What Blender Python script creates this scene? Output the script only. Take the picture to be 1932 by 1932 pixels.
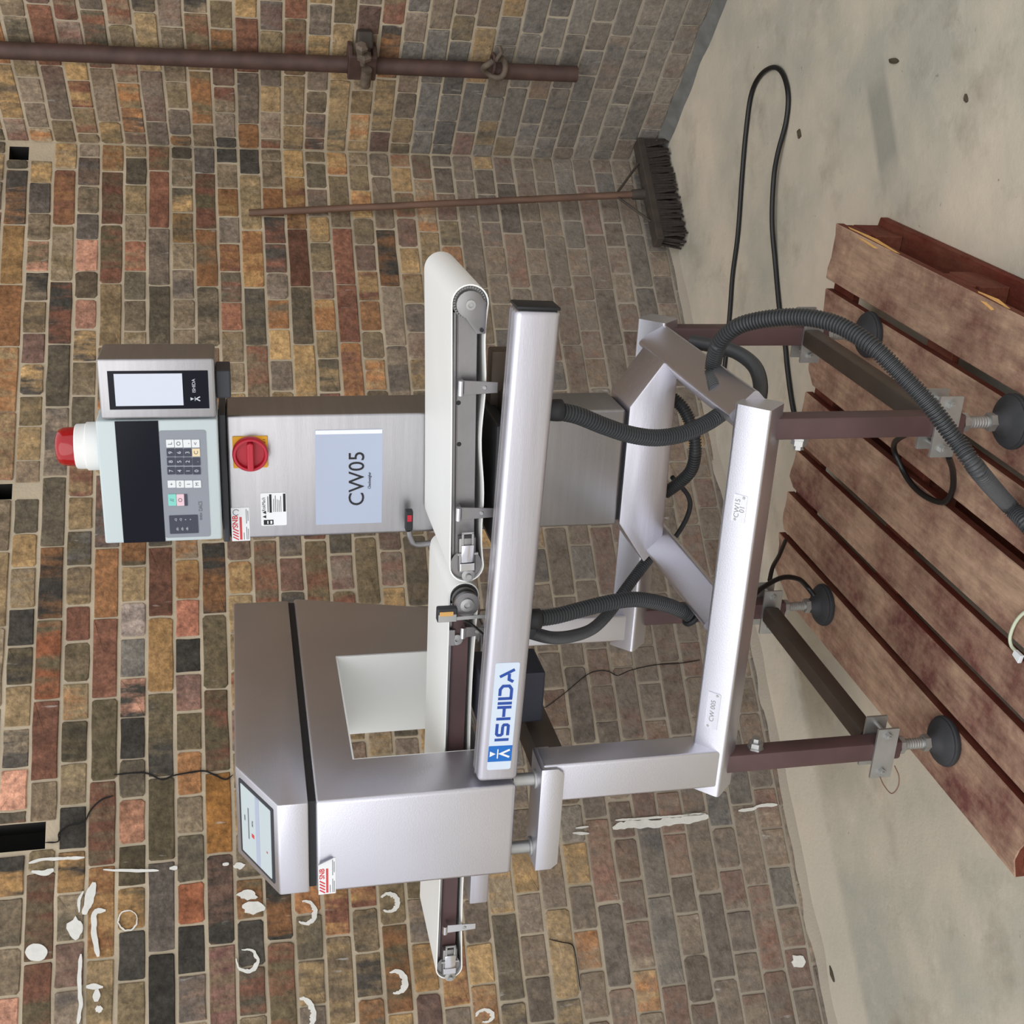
import bpy, bmesh, math, random
from mathutils import Vector, Matrix, noise
random.seed(7)
for o in list(bpy.data.objects): bpy.data.objects.remove(o)
SC = bpy.context.scene
COL = SC.collection

# ------------------------------------------------------------------ camera (photo was taken with the phone turned on its side)
FPX, PIT, ROL = 2248.4, 0.21866, -0.034312
YW, YR, YM = 0.407381, -1.107556, math.radians(-22.5)
CAM = Vector((0, 0, 1.54))
_F = Vector((0, math.cos(PIT), -math.sin(PIT))); _U = Vector((0, math.sin(PIT), math.cos(PIT))); _R = Vector((1, 0, 0))
R2 = math.cos(ROL)*_R + math.sin(ROL)*_U
U2 = -math.sin(ROL)*_R + math.cos(ROL)*_U
cam = bpy.data.cameras.new('camera'); camo = bpy.data.objects.new('camera', cam); COL.objects.link(camo)
m = Matrix.Identity(4)
for i in range(3):
    m[i][0] = -U2[i]; m[i][1] = R2[i]; m[i][2] = -_F[i]; m[i][3] = CAM[i]
camo.matrix_world = m
cam.sensor_width = 36; cam.sensor_fit = 'HORIZONTAL'; cam.lens = 36*FPX/1932; cam.clip_start = 0.05
SC.camera = camo

# ------------------------------------------------------------------ world, lights, exposure
W = bpy.data.worlds.new('overcast'); SC.world = W; W.use_nodes = True
nt = W.node_tree; nt.nodes.clear()
wo = nt.nodes.new('ShaderNodeOutputWorld'); bg = nt.nodes.new('ShaderNodeBackground')
tc = nt.nodes.new('ShaderNodeTexCoord'); sx = nt.nodes.new('ShaderNodeSeparateXYZ'); rp = nt.nodes.new('ShaderNodeValToRGB')
nt.links.new(tc.outputs['Generated'], sx.inputs[0]); nt.links.new(sx.outputs['Z'], rp.inputs[0])
rp.color_ramp.elements[0].position = 0.0; rp.color_ramp.elements[0].color = (0.92, 0.92, 0.97, 1)
rp.color_ramp.elements[1].position = 0.8; rp.color_ramp.elements[1].color = (0.95, 0.97, 1.0, 1)
nt.links.new(rp.outputs[0], bg.inputs[0]); bg.inputs[1].default_value = 1.12
nt.links.new(bg.outputs[0], wo.inputs[0])
sun = bpy.data.lights.new('sky_glow', 'SUN'); sun.energy = 1.45; sun.angle = math.radians(70); sun.color = (1, 0.98, 0.95)
suno = bpy.data.objects.new('sky_glow', sun); COL.objects.link(suno)
suno.rotation_euler = Vector((0.30, 0.76, -0.58)).to_track_quat('-Z', 'Y').to_euler()
SC.view_settings.view_transform = 'Standard'; SC.view_settings.look = 'None'
SC.view_settings.gamma = 1; SC.view_settings.use_curve_mapping = False
SC.view_settings.exposure = -0.10

# ------------------------------------------------------------------ measuring helpers: where a line of sight meets a real plane
MO = Vector((-.0598, 2.353, 0)); UM = Vector((math.cos(YM), math.sin(YM), 0)); VM = Vector((-math.sin(YM), math.cos(YM), 0))
WD = Vector((math.cos(YW), math.sin(YW), 0)); WN = Vector((-math.sin(YW), math.cos(YW), 0))
RD = Vector((math.cos(YR), math.sin(YR), 0)); RN = Vector((-math.sin(YR), math.cos(YR), 0))
KC = Vector((1.293, 4.23, 0))
def ray(px, py):
    X, Y = (966-py)/FPX, (px-966)/FPX
    return R2*X - U2*Y + _F
def hit(px, py, n, p0):
    r = ray(px, py); return CAM + r*((p0-CAM).dot(n)/r.dot(n))
def fl(px, py, z=0.): return hit(px, py, Vector((0, 0, 1)), Vector((0, 0, z)))
def mc(P): d = P-MO; return Vector((d.dot(UM), d.dot(VM), P.z))
def hy(px, py, y): return mc(hit(px, py, VM, MO+VM*y))
def hx(px, py, x): return mc(hit(px, py, UM, MO+UM*x))
def hz(px, py, z): return mc(fl(px, py, z))
def w2m(P): return mc(Vector(P))
def m2w(P): return MO + UM*P[0] + VM*P[1] + Vector((0, 0, P[2]))
def bw(px, py): P = hit(px, py, WN, KC); return ((P-KC).dot(WD), P.z)
def pix(P):
    d = Vector(P)-CAM; zc = d.dot(_F)
    if zc < .05: return None
    return (966 - FPX*d.dot(U2)/zc, 966 - FPX*d.dot(R2)/zc)

# ------------------------------------------------------------------ materials
def lin(c):
    return tuple(((v/255)/12.92 if v/255 <= .04045 else ((v/255+.055)/1.055)**2.4) for v in c) + (1,)
def mat(name, col, rough=.6, metal=0., bump=0., bscale=80., var=0., vscale=6., spec=.5, stretch=None, coat=0., emit=0., trans=0.):
    M = bpy.data.materials.new(name); M.use_nodes = True; n = M.node_tree; b = n.nodes['Principled BSDF']; L = n.links
    b.inputs['Base Color'].default_value = lin(col); b.inputs['Roughness'].default_value = rough
    b.inputs['Metallic'].default_value = metal; b.inputs['Specular IOR Level'].default_value = spec
    b.inputs['Coat Weight'].default_value = coat
    if trans: b.inputs['Transmission Weight'].default_value = trans
    if emit: b.inputs['Emission Color'].default_value = lin(col); b.inputs['Emission Strength'].default_value = emit
    t = n.nodes.new('ShaderNodeTexCoord'); mp = n.nodes.new('ShaderNodeMapping'); L.new(t.outputs['Object'], mp.inputs[0])
    if stretch: mp.inputs['Scale'].default_value = stretch
    if var:
        q = n.nodes.new('ShaderNodeTexNoise'); q.inputs['Scale'].default_value = vscale; q.inputs['Detail'].default_value = 6
        L.new(mp.outputs[0], q.inputs[0])
        r = n.nodes.new('ShaderNodeValToRGB'); c = lin(col)
        r.color_ramp.elements[0].position = .3; r.color_ramp.elements[1].position = .7
        r.color_ramp.elements[0].color = tuple(x*(1-var) for x in c[:3])+(1,); r.color_ramp.elements[1].color = tuple(min(1, x*(1+var)) for x in c[:3])+(1,)
        L.new(q.outputs[0], r.inputs[0]); L.new(r.outputs[0], b.inputs['Base Color'])
    if bump:
        q = n.nodes.new('ShaderNodeTexNoise'); q.inputs['Scale'].default_value = bscale; q.inputs['Detail'].default_value = 4
        L.new(mp.outputs[0], q.inputs[0]); u = n.nodes.new('ShaderNodeBump'); u.inputs['Strength'].default_value = bump; u.inputs['Distance'].default_value = .002
        L.new(q.outputs[0], u.inputs['Height']); L.new(u.outputs[0], b.inputs['Normal'])
        if metal > .5:
            mr = n.nodes.new('ShaderNodeMapRange'); mr.inputs['To Min'].default_value = rough-.06; mr.inputs['To Max'].default_value = rough+.08
            L.new(q.outputs[0], mr.inputs[0]); L.new(mr.outputs[0], b.inputs['Roughness'])
    return M
STEEL = mat('brushed_steel', (174, 173, 175), .36, .97, .10, 30, .05, 3, stretch=(2, 2, 40))
STEELX = mat('brushed_steel_long', (203, 202, 210), .38, .95, .10, 30, .05, 3, stretch=(2, 40, 40))
BEAD = mat('bead_blasted_steel', (214, 214, 222), .36, .97, .12, 400, .04, 4)
STEELD = mat('dull_steel', (150, 148, 148), .42, 1, .15, 60, .12, 8)
CHROME = mat('polished_steel', (205, 205, 208), .18, 1)
ZINC = mat('zinc_plate', (176, 177, 175), .45, .85, .1, 90, .1, 20)
LEGP = mat('maroon_paint', (82, 60, 60), .5, .0, .12, 60, .18, 9)
BRACE = mat('dark_brown_steel', (92, 82, 74), .45, .6, .1, 60, .15, 9)
BELT = mat('white_belt', (240, 241, 238), .5, 0, .02, 200, .02, 5)
WHITEP = mat('white_plastic', (232, 234, 232), .45)
PANELG = mat('pale_grey_enamel', (190, 202, 205), .45, 0, .05, 600)
DARKP = mat('charcoal_plastic', (50, 52, 58), .5)
BLACK = mat('black_rubber', (24, 25, 28), .55, 0, .05, 120)
RUBBER = mat('grey_rubber', (46, 47, 50), .7, 0, .1, 60, .2, 30)
HOSE = mat('conduit_plastic', (58, 60, 62), .38)
CABLE = mat('black_cable', (16, 16, 17), .42)
NAVY = mat('navy_motor', (36, 38, 52), .5)
WINDOW = mat('smoked_window', (16, 18, 28), .10, spec=.16)
SCREEN = mat('screen_film', (205, 212, 226), .35)
KEYG = mat('membrane_grey', (136, 142, 152), .5)
KEYD = mat('dark_key', (52, 57, 72), .45)
KEYW = mat('white_key', (222, 226, 228), .5)
KEYB = mat('beige_key', (226, 208, 168), .5)
KEYT = mat('mint_key', (128, 206, 194), .5)
KEYP = mat('pink_key', (228, 194, 204), .5)
INKG = mat('grey_ink', (98, 102, 108), .6)
INKL = mat('pale_ink', (196, 202, 210), .6)
INK = mat('black_ink', (22, 22, 26), .6)
INKR = mat('red_ink', (204, 62, 66), .5)
INKB = mat('blue_ink', (28, 72, 158), .5)
LOGOB = mat('logo_blue', (10, 104, 190), .45)
PAPERB = mat('pale_blue_paper', (170, 180, 200), .5)
LABELW = mat('white_label', (230, 233, 236), .45)
LABELB = mat('pale_blue_label', (206, 220, 236), .42)
YELLOW = mat('yellow_plate', (226, 168, 32), .5)
RED = mat('red_plastic', (178, 26, 48), .4)
REDL = mat('red_lens', (176, 8, 20), .15, trans=.2, coat=.4)
AMBER = mat('amber_strip', (206, 160, 92), .4)
WOODH = mat('broom_handle_wood', (104, 78, 64), .65, 0, .2, 40, .25, 12, stretch=(3, 3, .6))
WOODD = mat('broom_dark_wood', (62, 54, 48), .75, 0, .2, 60, .25, 20)
BRIST = mat('dark_bristle', (50, 43, 40), .85, 0, 0, 60, .3, 90)
PIPE = mat('rust_brown_pipe', (78, 58, 52), .62, .1, .25, 60, .3, 16)
CLAMP = mat('rusty_clamp', (98, 86, 74), .75, .1, .4, 60, .35, 30)
PAINT = mat('white_paint', (222, 222, 216), .7, 0, .3, 120, .06, 60)
SALMON = mat('spalled_brick', (190, 142, 122), .9, 0, .8, 90, .16, 40)
CRACKM = mat('dark_crack', (22, 20, 19), .9)
CORDG = mat('pale_green_cord', (196, 204, 178), .5)
LEAF = mat('dry_leaf', (72, 64, 48), .8)

def nodes_mix(n, L, a, b, f):
    mx = n.nodes.new('ShaderNodeMix'); mx.data_type = 'RGBA'
    for v, s in ((f, 0), (a, 6), (b, 7)):
        if hasattr(v, 'links'): L.new(v, mx.inputs[s])
        elif s == 0: mx.inputs[0].default_value = v
        else: mx.inputs[s].default_value = v
    return mx.outputs[2]
def ramp(n, L, src, p0, p1, c0=(0, 0, 0, 1), c1=(1, 1, 1, 1)):
    r = n.nodes.new('ShaderNodeValToRGB'); r.color_ramp.elements[0].position = p0; r.color_ramp.elements[1].position = p1
    r.color_ramp.elements[0].color = c0; r.color_ramp.elements[1].color = c1; L.new(src, r.inputs[0]); return r.outputs[0]
def noise_n(n, L, vec, scale, detail=4, rough=.5):
    q = n.nodes.new('ShaderNodeTexNoise'); q.inputs['Scale'].default_value = scale; q.inputs['Detail'].default_value = detail
    q.inputs['Roughness'].default_value = rough; L.new(vec, q.inputs[0]); return q.outputs[0]
def brick_mat():
    M = bpy.data.materials.new('old_brick'); M.use_nodes = True; n = M.node_tree; L = n.links; b = n.nodes['Principled BSDF']
    a1 = n.nodes.new('ShaderNodeAttribute'); a1.attribute_name = 'c1'; a2 = n.nodes.new('ShaderNodeAttribute'); a2.attribute_name = 'c2'
    ap = n.nodes.new('ShaderNodeAttribute'); ap.attribute_name = 'bp'; ad = n.nodes.new('ShaderNodeAttribute'); ad.attribute_name = 'dust'
    mp = n.nodes.new('ShaderNodeMapping'); mp.inputs['Scale'].default_value = (1, .22, 1); L.new(ap.outputs['Vector'], mp.inputs[0])
    band = ramp(n, L, noise_n(n, L, mp.outputs[0], 19, 5, .62), .41, .57)
    c = nodes_mix(n, L, a1.outputs[0], a2.outputs[0], band)
    fine = noise_n(n, L, ap.outputs['Vector'], 70, 6, .7)
    mu = n.nodes.new('ShaderNodeMix'); mu.data_type = 'RGBA'; mu.blend_type = 'MULTIPLY'; mu.inputs[0].default_value = .75
    L.new(c, mu.inputs[6]); L.new(ramp(n, L, fine, .3, .68, (.36, .35, .34, 1), (1.42, 1.40, 1.36, 1)), mu.inputs[7])
    m3 = n.nodes.new('ShaderNodeMix'); m3.data_type = 'RGBA'; m3.blend_type = 'MULTIPLY'; m3.inputs[0].default_value = .8
    L.new(mu.outputs[2], m3.inputs[6]); L.new(ramp(n, L, noise_n(n, L, ap.outputs['Vector'], 30, 5, .7), .34, .66, (.62, .62, .62, 1), (1.28, 1.27, 1.25, 1)), m3.inputs[7])
    df = noise_n(n, L, ap.outputs['Vector'], 34, 6, .75)
    ma = n.nodes.new('ShaderNodeMath'); ma.operation = 'MULTIPLY'; L.new(ramp(n, L, df, .32, .66), ma.inputs[0]); L.new(ad.outputs['Fac'], ma.inputs[1])
    c = nodes_mix(n, L, m3.outputs[2], lin((136, 127, 117)), ma.outputs[0])
    wf = n.nodes.new('ShaderNodeTexNoise'); wf.inputs['Scale'].default_value = 46; wf.inputs['Detail'].default_value = 3; L.new(mp.outputs[0], wf.inputs[0])
    c = nodes_mix(n, L, c, lin((196, 194, 188)), ramp(n, L, wf.outputs[0], .70, .78, c1=(.55, .55, .55, 1)))
    L.new(c, b.inputs['Base Color']); b.inputs['Roughness'].default_value = .88; b.inputs['Specular IOR Level'].default_value = .25
    u = n.nodes.new('ShaderNodeBump'); u.inputs['Strength'].default_value = .75; u.inputs['Distance'].default_value = .004
    L.new(noise_n(n, L, ap.outputs['Vector'], 85, 5, .65), u.inputs['Height']); L.new(u.outputs[0], b.inputs['Normal'])
    return M
BRICK = brick_mat()
MORTAR = mat('lime_mortar', (184, 171, 148), .95, 0, .8, 120, .20, 5)
def grime():   # grey dirt that has settled on the lower courses' mortar
    n = MORTAR.node_tree; L = n.links; b = n.nodes['Principled BSDF']; src = b.inputs['Base Color'].links[0].from_socket
    g = n.nodes.new('ShaderNodeNewGeometry'); sx = n.nodes.new('ShaderNodeSeparateXYZ'); L.new(g.outputs['Position'], sx.inputs[0])
    L.new(nodes_mix(n, L, src, lin((158, 150, 138)), ramp(n, L, sx.outputs['Z'], .3, 1.0, (.8, .8, .8, 1), (0, 0, 0, 1))), b.inputs['Base Color'])
grime()
HOLED = mat('dark_socket', (30, 28, 26), .95, 0, .5, 60)  # near-black colour for the inner faces of the wall openings
def floor_mat():
    M = bpy.data.materials.new('worn_concrete'); M.use_nodes = True; n = M.node_tree; L = n.links; b = n.nodes['Principled BSDF']
    g = n.nodes.new('ShaderNodeNewGeometry'); pos = g.outputs['Position']
    big = ramp(n, L, noise_n(n, L, pos, 1.3, 5, .6), .38, .62)
    c = nodes_mix(n, L, lin((212, 199, 180)), lin((172, 170, 156)), big)
    c = nodes_mix(n, L, c, lin((128, 118, 102)), ramp(n, L, noise_n(n, L, pos, 3.2, 6, .65), .54, .78, c1=(.75, .75, .75, 1)))
    c = nodes_mix(n, L, c, lin((208, 200, 186)), ramp(n, L, noise_n(n, L, pos, 9, 6, .7), .55, .75, c1=(.5, .5, .5, 1)))
    c = nodes_mix(n, L, c, lin((78, 72, 64)), ramp(n, L, noise_n(n, L, pos, 42, 3, .6), .70, .78, c1=(.7, .7, .7, 1)))
    # pale cement strip laid along the foot of the back wall on the left, and the brown damp stain beside it
    def along(origin, v):
        a = n.nodes.new('ShaderNodeVectorMath'); a.operation = 'SUBTRACT'; L.new(pos, a.inputs[0]); a.inputs[1].default_value = origin
        q = n.nodes.new('ShaderNodeVectorMath'); q.operation = 'DOT_PRODUCT'; L.new(a.outputs[0], q.inputs[0]); q.inputs[1].default_value = v; return q.outputs['Value']
    def mul(a, b_):
        q = n.nodes.new('ShaderNodeMath'); q.operation = 'MULTIPLY'
        for i, v in enumerate((a, b_)):
            if hasattr(v, 'links'): L.new(v, q.inputs[i])
            else: q.inputs[i].default_value = v
        return q.outputs[0]
    S0 = KC - WD*2.05
    lft = ramp(n, L, along(S0, -WD), .0, .25)
    c = nodes_mix(n, L, c, lin((204, 196, 180)), mul(mul(lft, ramp(n, L, along(S0, -WN), .20, .23, (1, 1, 1, 1), (0, 0, 0, 1))), .6))
    st = mul(ramp(n, L, along(KC-WD*1.85-WN*.42, (WD+WN*.0)/.5), .0, .9, (1, 1, 1, 1), (0, 0, 0, 1)), ramp(n, L, along(KC-WD*2.5, WD/.4), .0, .9))
    st = mul(st, mul(ramp(n, L, along(S0, -WN), .21, .26), ramp(n, L, along(S0, -WN), .40, .75, (1, 1, 1, 1), (0, 0, 0, 1))))
    c = nodes_mix(n, L, c, lin((130, 114, 92)), mul(st, .55))
    # grey rubber scuff with a shape of its own, right of the pallet
    P = fl(1665, 235)
    vs = n.nodes.new('ShaderNodeVectorMath'); vs.operation = 'SUBTRACT'; L.new(pos, vs.inputs[0]); vs.inputs[1].default_value = P
    A, B = fl(1655, 120), fl(1690, 345); d = (B-A).normalized(); hl = (B-A).length/2
    def dotn(v):
        q = n.nodes.new('ShaderNodeVectorMath'); q.operation = 'DOT_PRODUCT'; L.new(vs.outputs[0], q.inputs[0]); q.inputs[1].default_value = v
        a = n.nodes.new('ShaderNodeMath'); a.operation = 'ABSOLUTE'; L.new(q.outputs['Value'], a.inputs[0]); return a.outputs[0]
    f1 = ramp(n, L, dotn(d/hl*.7), .35, .75, (1, 1, 1, 1), (0, 0, 0, 1)); f2 = ramp(n, L, dotn(Vector((-d.y, d.x, 0))/.14), .25, .40, (1, 1, 1, 1), (0, 0, 0, 1))
    mm = n.nodes.new('ShaderNodeMath'); mm.operation = 'MULTIPLY'; L.new(f1, mm.inputs[0]); L.new(f2, mm.inputs[1])
    m2 = n.nodes.new('ShaderNodeMath'); m2.operation = 'MULTIPLY'; L.new(mm.outputs[0], m2.inputs[0]); m2.inputs[1].default_value = .6
    c = nodes_mix(n, L, c, lin((128, 130, 122)), m2.outputs[0])
    L.new(c, b.inputs['Base Color']); b.inputs['Roughness'].default_value = .82; b.inputs['Specular IOR Level'].default_value = .25
    u = n.nodes.new('ShaderNodeBump'); u.inputs['Strength'].default_value = .35; u.inputs['Distance'].default_value = .004
    L.new(noise_n(n, L, pos, 60, 6, .65), u.inputs['Height']); L.new(u.outputs[0], b.inputs['Normal'])
    return M
FLOORM = floor_mat()
def wood_mat(name, red, bare, amount):
    M = bpy.data.materials.new(name); M.use_nodes = True; n = M.node_tree; L = n.links; b = n.nodes['Principled BSDF']
    t = n.nodes.new('ShaderNodeTexCoord'); oi = n.nodes.new('ShaderNodeObjectInfo')
    ad = n.nodes.new('ShaderNodeVectorMath'); ad.operation = 'ADD'; L.new(t.outputs['Object'], ad.inputs[0])
    sc = n.nodes.new('ShaderNodeMath'); sc.operation = 'MULTIPLY'; sc.inputs[1].default_value = 37; L.new(oi.outputs['Random'], sc.inputs[0])
    L.new(sc.outputs[0], ad.inputs[1])
    mp = n.nodes.new('ShaderNodeMapping'); mp.inputs['Scale'].default_value = (9, 1.4, 9); L.new(ad.outputs[0], mp.inputs[0])
    grain = noise_n(n, L, mp.outputs[0], 7, 8, .7)
    patch = noise_n(n, L, ad.outputs[0], 4.5, 7, .72)
    c = nodes_mix(n, L, lin(red), lin(bare), ramp(n, L, patch, .5-amount*.3, .72-amount*.25))
    mu = n.nodes.new('ShaderNodeMix'); mu.data_type = 'RGBA'; mu.blend_type = 'MULTIPLY'; mu.inputs[0].default_value = .8
    L.new(c, mu.inputs[6]); L.new(ramp(n, L, grain, .28, .7, (.45, .42, .42, 1), (1.15, 1.14, 1.12, 1)), mu.inputs[7])
    L.new(mu.outputs[2], b.inputs['Base Color']); b.inputs['Roughness'].default_value = .78; b.inputs['Specular IOR Level'].default_value = .3
    u = n.nodes.new('ShaderNodeBump'); u.inputs['Strength'].default_value = .5; u.inputs['Distance'].default_value = .003
    L.new(grain, u.inputs['Height']); L.new(u.outputs[0], b.inputs['Normal'])
    return M
PALT = wood_mat('worn_red_pallet_board', (112, 70, 64), (182, 152, 128), .55)
PALD = wood_mat('dark_red_pallet_wood', (104, 44, 32), (120, 74, 56), .25)
FRESH = mat('fresh_split_wood', (212, 164, 96), .8, 0, .3, 60, .15, 30)

# ------------------------------------------------------------------ mesh helpers
class MB:
    def __init__(s): s.bm = bmesh.new()
    def poly_prism(s, pts, vec, bev=0., seg=2):
        """closed planar polygon of 3D points pushed along vec"""
        bm = bmesh.new(); vec = Vector(vec)
        a = [bm.verts.new(Vector(p)) for p in pts]; b = [bm.verts.new(Vector(p)+vec) for p in pts]
        k = len(a); bm.faces.new(a[::-1]); bm.faces.new(b)
        for i in range(k): bm.faces.new((a[i], a[(i+1) % k], b[(i+1) % k], b[i]))
        bmesh.ops.recalc_face_normals(bm, faces=bm.faces)
        if bev: bmesh.ops.bevel(bm, geom=bm.edges[:], offset=bev, segments=seg, affect='EDGES', profile=.5, clamp_overlap=True)
        s.merge(bm); return s
    def box(s, lo, hi, bev=0., seg=2, M=None):
        x0, y0, z0 = lo; x1, y1, z1 = hi
        P = [Vector(p) for p in ((x0, y0, z0), (x1, y0, z0), (x1, y1, z0), (x0, y1, z0))]
        V = Vector((0, 0, z1-z0))
        if M: V = M.to_3x3() @ V; P = [M @ p for p in P]
        return s.poly_prism(P, V, bev, seg)
    def merge(s, bm):
        me = bpy.data.meshes.new('t'); bm.to_mesh(me); bm.free(); s.bm.from_mesh(me); bpy.data.meshes.remove(me)
    def tube(s, pts, r, n=10, cap=True, closed=False):
        pts = [Vector(p) for p in pts]; bm = s.bm; rings = []; N = len(pts)
        t0 = (pts[1]-pts[0]).normalized(); up = Vector((0, 0, 1)) if abs(t0.z) < .9 else Vector((1, 0, 0))
        nx = t0.cross(up).normalized()
        for i, p in enumerate(pts):
            t = (pts[min(i+1, N-1)]-pts[max(i-1, 0)]).normalized()
            nx = (nx - t*nx.dot(t)).normalized(); ny = t.cross(nx)
            rr = r[i] if isinstance(r, (list, tuple)) else r
            rings.append([bm.verts.new(p+nx*(rr*math.cos(2*math.pi*k/n))+ny*(rr*math.sin(2*math.pi*k/n))) for k in range(n)])
        for a, b in zip(rings, rings[1:]):
            for k in range(n): bm.faces.new((a[k], a[(k+1) % n], b[(k+1) % n], b[k]))
        if cap: bm.faces.new(rings[0][::-1]); bm.faces.new(rings[-1])
        return s
    def cyl(s, a, b, r, n=20, r2=None):
        return s.tube([a, b], [r, r if r2 is None else r2], n)
    def lathe(s, c, axis, prof, n=24):
        """prof: list of (radius, distance along axis)"""
        c = Vector(c); ax = Vector(axis).normalized(); u = Vector((0, 0, 1)) if abs(ax.z) < .9 else Vector((1, 0, 0))
        e1 = ax.cross(u).normalized(); e2 = ax.cross(e1); bm = s.bm; R = []
        for r, h in prof:
            R.append([bm.verts.new(c+ax*h+(e1*math.cos(2*math.pi*k/n)+e2*math.sin(2*math.pi*k/n))*max(r, 1e-4)) for k in range(n)])
        for a, b in zip(R, R[1:]):
            for k in range(n): bm.faces.new((a[k], a[(k+1) % n], b[(k+1) % n], b[k]))
        bm.faces.new(R[0][::-1]); bm.faces.new(R[-1]); return s
    def build(s, name, mt, parent=None, smooth=None, **kw):
        bmesh.ops.recalc_face_normals(s.bm, faces=s.bm.faces)
        me = bpy.data.meshes.new(name); s.bm.to_mesh(me); s.bm.free()
        if mt: me.materials.append(mt)
        if smooth is not None:
            for p in me.polygons: p.use_smooth = True
            if smooth < 180:
                me.set_sharp_from_angle(angle=math.radians(smooth))
        o = bpy.data.objects.new(name, me); COL.objects.link(o)
        if parent: o.parent = parent
        for k, v in kw.items(): o[k] = v
        return o
def empty(name, loc, rz=0, label=None, cat=None, group=None):
    o = bpy.data.objects.new(name, None); o.empty_display_size = .05; COL.objects.link(o); o.location = loc; o.rotation_euler = (0, 0, rz)
    if label: o['label'] = label
    if cat: o['category'] = cat
    if group: o['group'] = group
    return o
def spline(P, n=12):
    P = [Vector(p) for p in P]; Q = [P[0]*2-P[1]]+P+[P[-1]*2-P[-2]]; out = []
    for i in range(1, len(Q)-2):
        a, b, c, d = Q[i-1:i+3]
        for k in range(n):
            t = k/n; out.append(.5*((2*b)+(c-a)*t+(2*a-5*b+4*c-d)*t*t+(3*b-a-3*c+d)*t**3))
    out.append(P[-1]); return out
def resample(P, step):
    out = [P[0]]; acc = 0
    for a, b in zip(P, P[1:]):
        l = (b-a).length
        while acc+l >= step and l > 1e-9:
            t = (step-acc)/l; a = a.lerp(b, t); out.append(a.copy()); l = (b-a).length; acc = 0
        acc += l
    if (out[-1]-P[-1]).length > step*.3: out.append(P[-1])
    return out
def ribbed(P, r, pitch=.0062):
    Q = resample(spline(P, 24), pitch/4); R = [r*(1.02 if i % 4 in (0, 1) else .80) for i in range(len(Q))]
    return MB().tube(Q, R, 12)
FONT = None
def text_bm(s, size, M, depth=.0004, spacing=1., xscale=1., bold=0.):
    cu = bpy.data.curves.new('t', 'FONT'); cu.body = s; cu.size = size; cu.extrude = depth; cu.space_character = spacing
    cu.align_x = 'CENTER'; cu.align_y = 'CENTER'; cu.resolution_u = 4; cu.offset = bold
    ob = bpy.data.objects.new('t', cu); COL.objects.link(ob)
    dg = bpy.context.evaluated_depsgraph_get(); me = bpy.data.meshes.new_from_object(ob.evaluated_get(dg))
    me.transform(M @ Matrix.Diagonal((xscale, 1, 1, 1)))
    bpy.data.objects.remove(ob); bpy.data.curves.remove(cu); return me
FRONT = Matrix(((1, 0, 0, 0), (0, 0, -1, 0), (0, 1, 0, 0), (0, 0, 0, 1)))   # text x,y -> machine x,z facing -y
def at_front(x, y, z): return Matrix.Translation((x, y, z)) @ FRONT
def add_text(mb, s, size, M, **k):
    me = text_bm(s, size, M, **k); mb.bm.from_mesh(me); bpy.data.meshes.remove(me); return mb
def ribbon(mb, pts, w, M, d=.0006):
    """flat stroke along a 2D polyline, square ends, in the plane of M"""
    P = [Vector((p[0], p[1], 0)) for p in pts]; L, R = [], []
    for i, p in enumerate(P):
        if i == 0: t = (P[1]-p).normalized(); nn = Vector((-t.y, t.x, 0)); k = 1
        elif i == len(P)-1: t = (p-P[i-1]).normalized(); nn = Vector((-t.y, t.x, 0)); k = 1
        else:
            t1 = (p-P[i-1]).normalized(); t2 = (P[i+1]-p).normalized(); nn = (Vector((-t1.y, t1.x, 0))+Vector((-t2.y, t2.x, 0))).normalized()
            k = 1/max(.4, nn.dot(Vector((-t1.y, t1.x, 0))))
        L.append(p+nn*w/2*k); R.append(p-nn*w/2*k)
    bm = mb.bm
    l = [bm.verts.new(M @ Vector((v.x, v.y, d))) for v in L]; r = [bm.verts.new(M @ Vector((v.x, v.y, d))) for v in R]
    l0 = [bm.verts.new(M @ Vector((v.x, v.y, -.0002))) for v in L]; r0 = [bm.verts.new(M @ Vector((v.x, v.y, -.0002))) for v in R]
    for i in range(len(P)-1):
        bm.faces.new((r[i], r[i+1], l[i+1], l[i])); bm.faces.new((l[i], l[i+1], l0[i+1], l0[i])); bm.faces.new((r0[i], r0[i+1], r[i+1], r[i]))
    return mb
def flatpoly(mb, pts, M, d=.0006):
    bm = mb.bm; a = [bm.verts.new(M @ Vector((p[0], p[1], d))) for p in pts]; b = [bm.verts.new(M @ Vector((p[0], p[1], -.0002))) for p in pts]
    bm.faces.new(a); k = len(a)
    for i in range(k): bm.faces.new((a[i], b[i], b[(i+1) % k], a[(i+1) % k]))
    return mb
def rrect(w, h, r, n=4):
    out = []
    for cx, cy, a0 in ((w/2-r, h/2-r, 0), (-w/2+r, h/2-r, 90), (-w/2+r, -h/2+r, 180), (w/2-r, -h/2+r, 270)):
        for k in range(n+1):
            a = math.radians(a0+90*k/n); out.append((cx+r*math.cos(a), cy+r*math.sin(a)))
    return out
def plate_front(x0, x1, z0, z1, y, t, r=.002):
    """rounded plate standing on plane y, thickness t toward -y"""
    cx, cz = (x0+x1)/2, (z0+z1)/2
    return MB().poly_prism([(cx+p[0], y, cz+p[1]) for p in rrect(abs(x1-x0), abs(z1-z0), r)], (0, -t, 0))

# ------------------------------------------------------------------ SETTING: floor, brick walls
f = MB(); 
f.poly_prism([(-7, -3, -.1), (4.5, -3, -.1), (4.5, 6.5, -.1), (-7, 6.5, -.1)], (0, 0, .1)); fo = f.build('floor', FLOORM, kind='structure')

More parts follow.
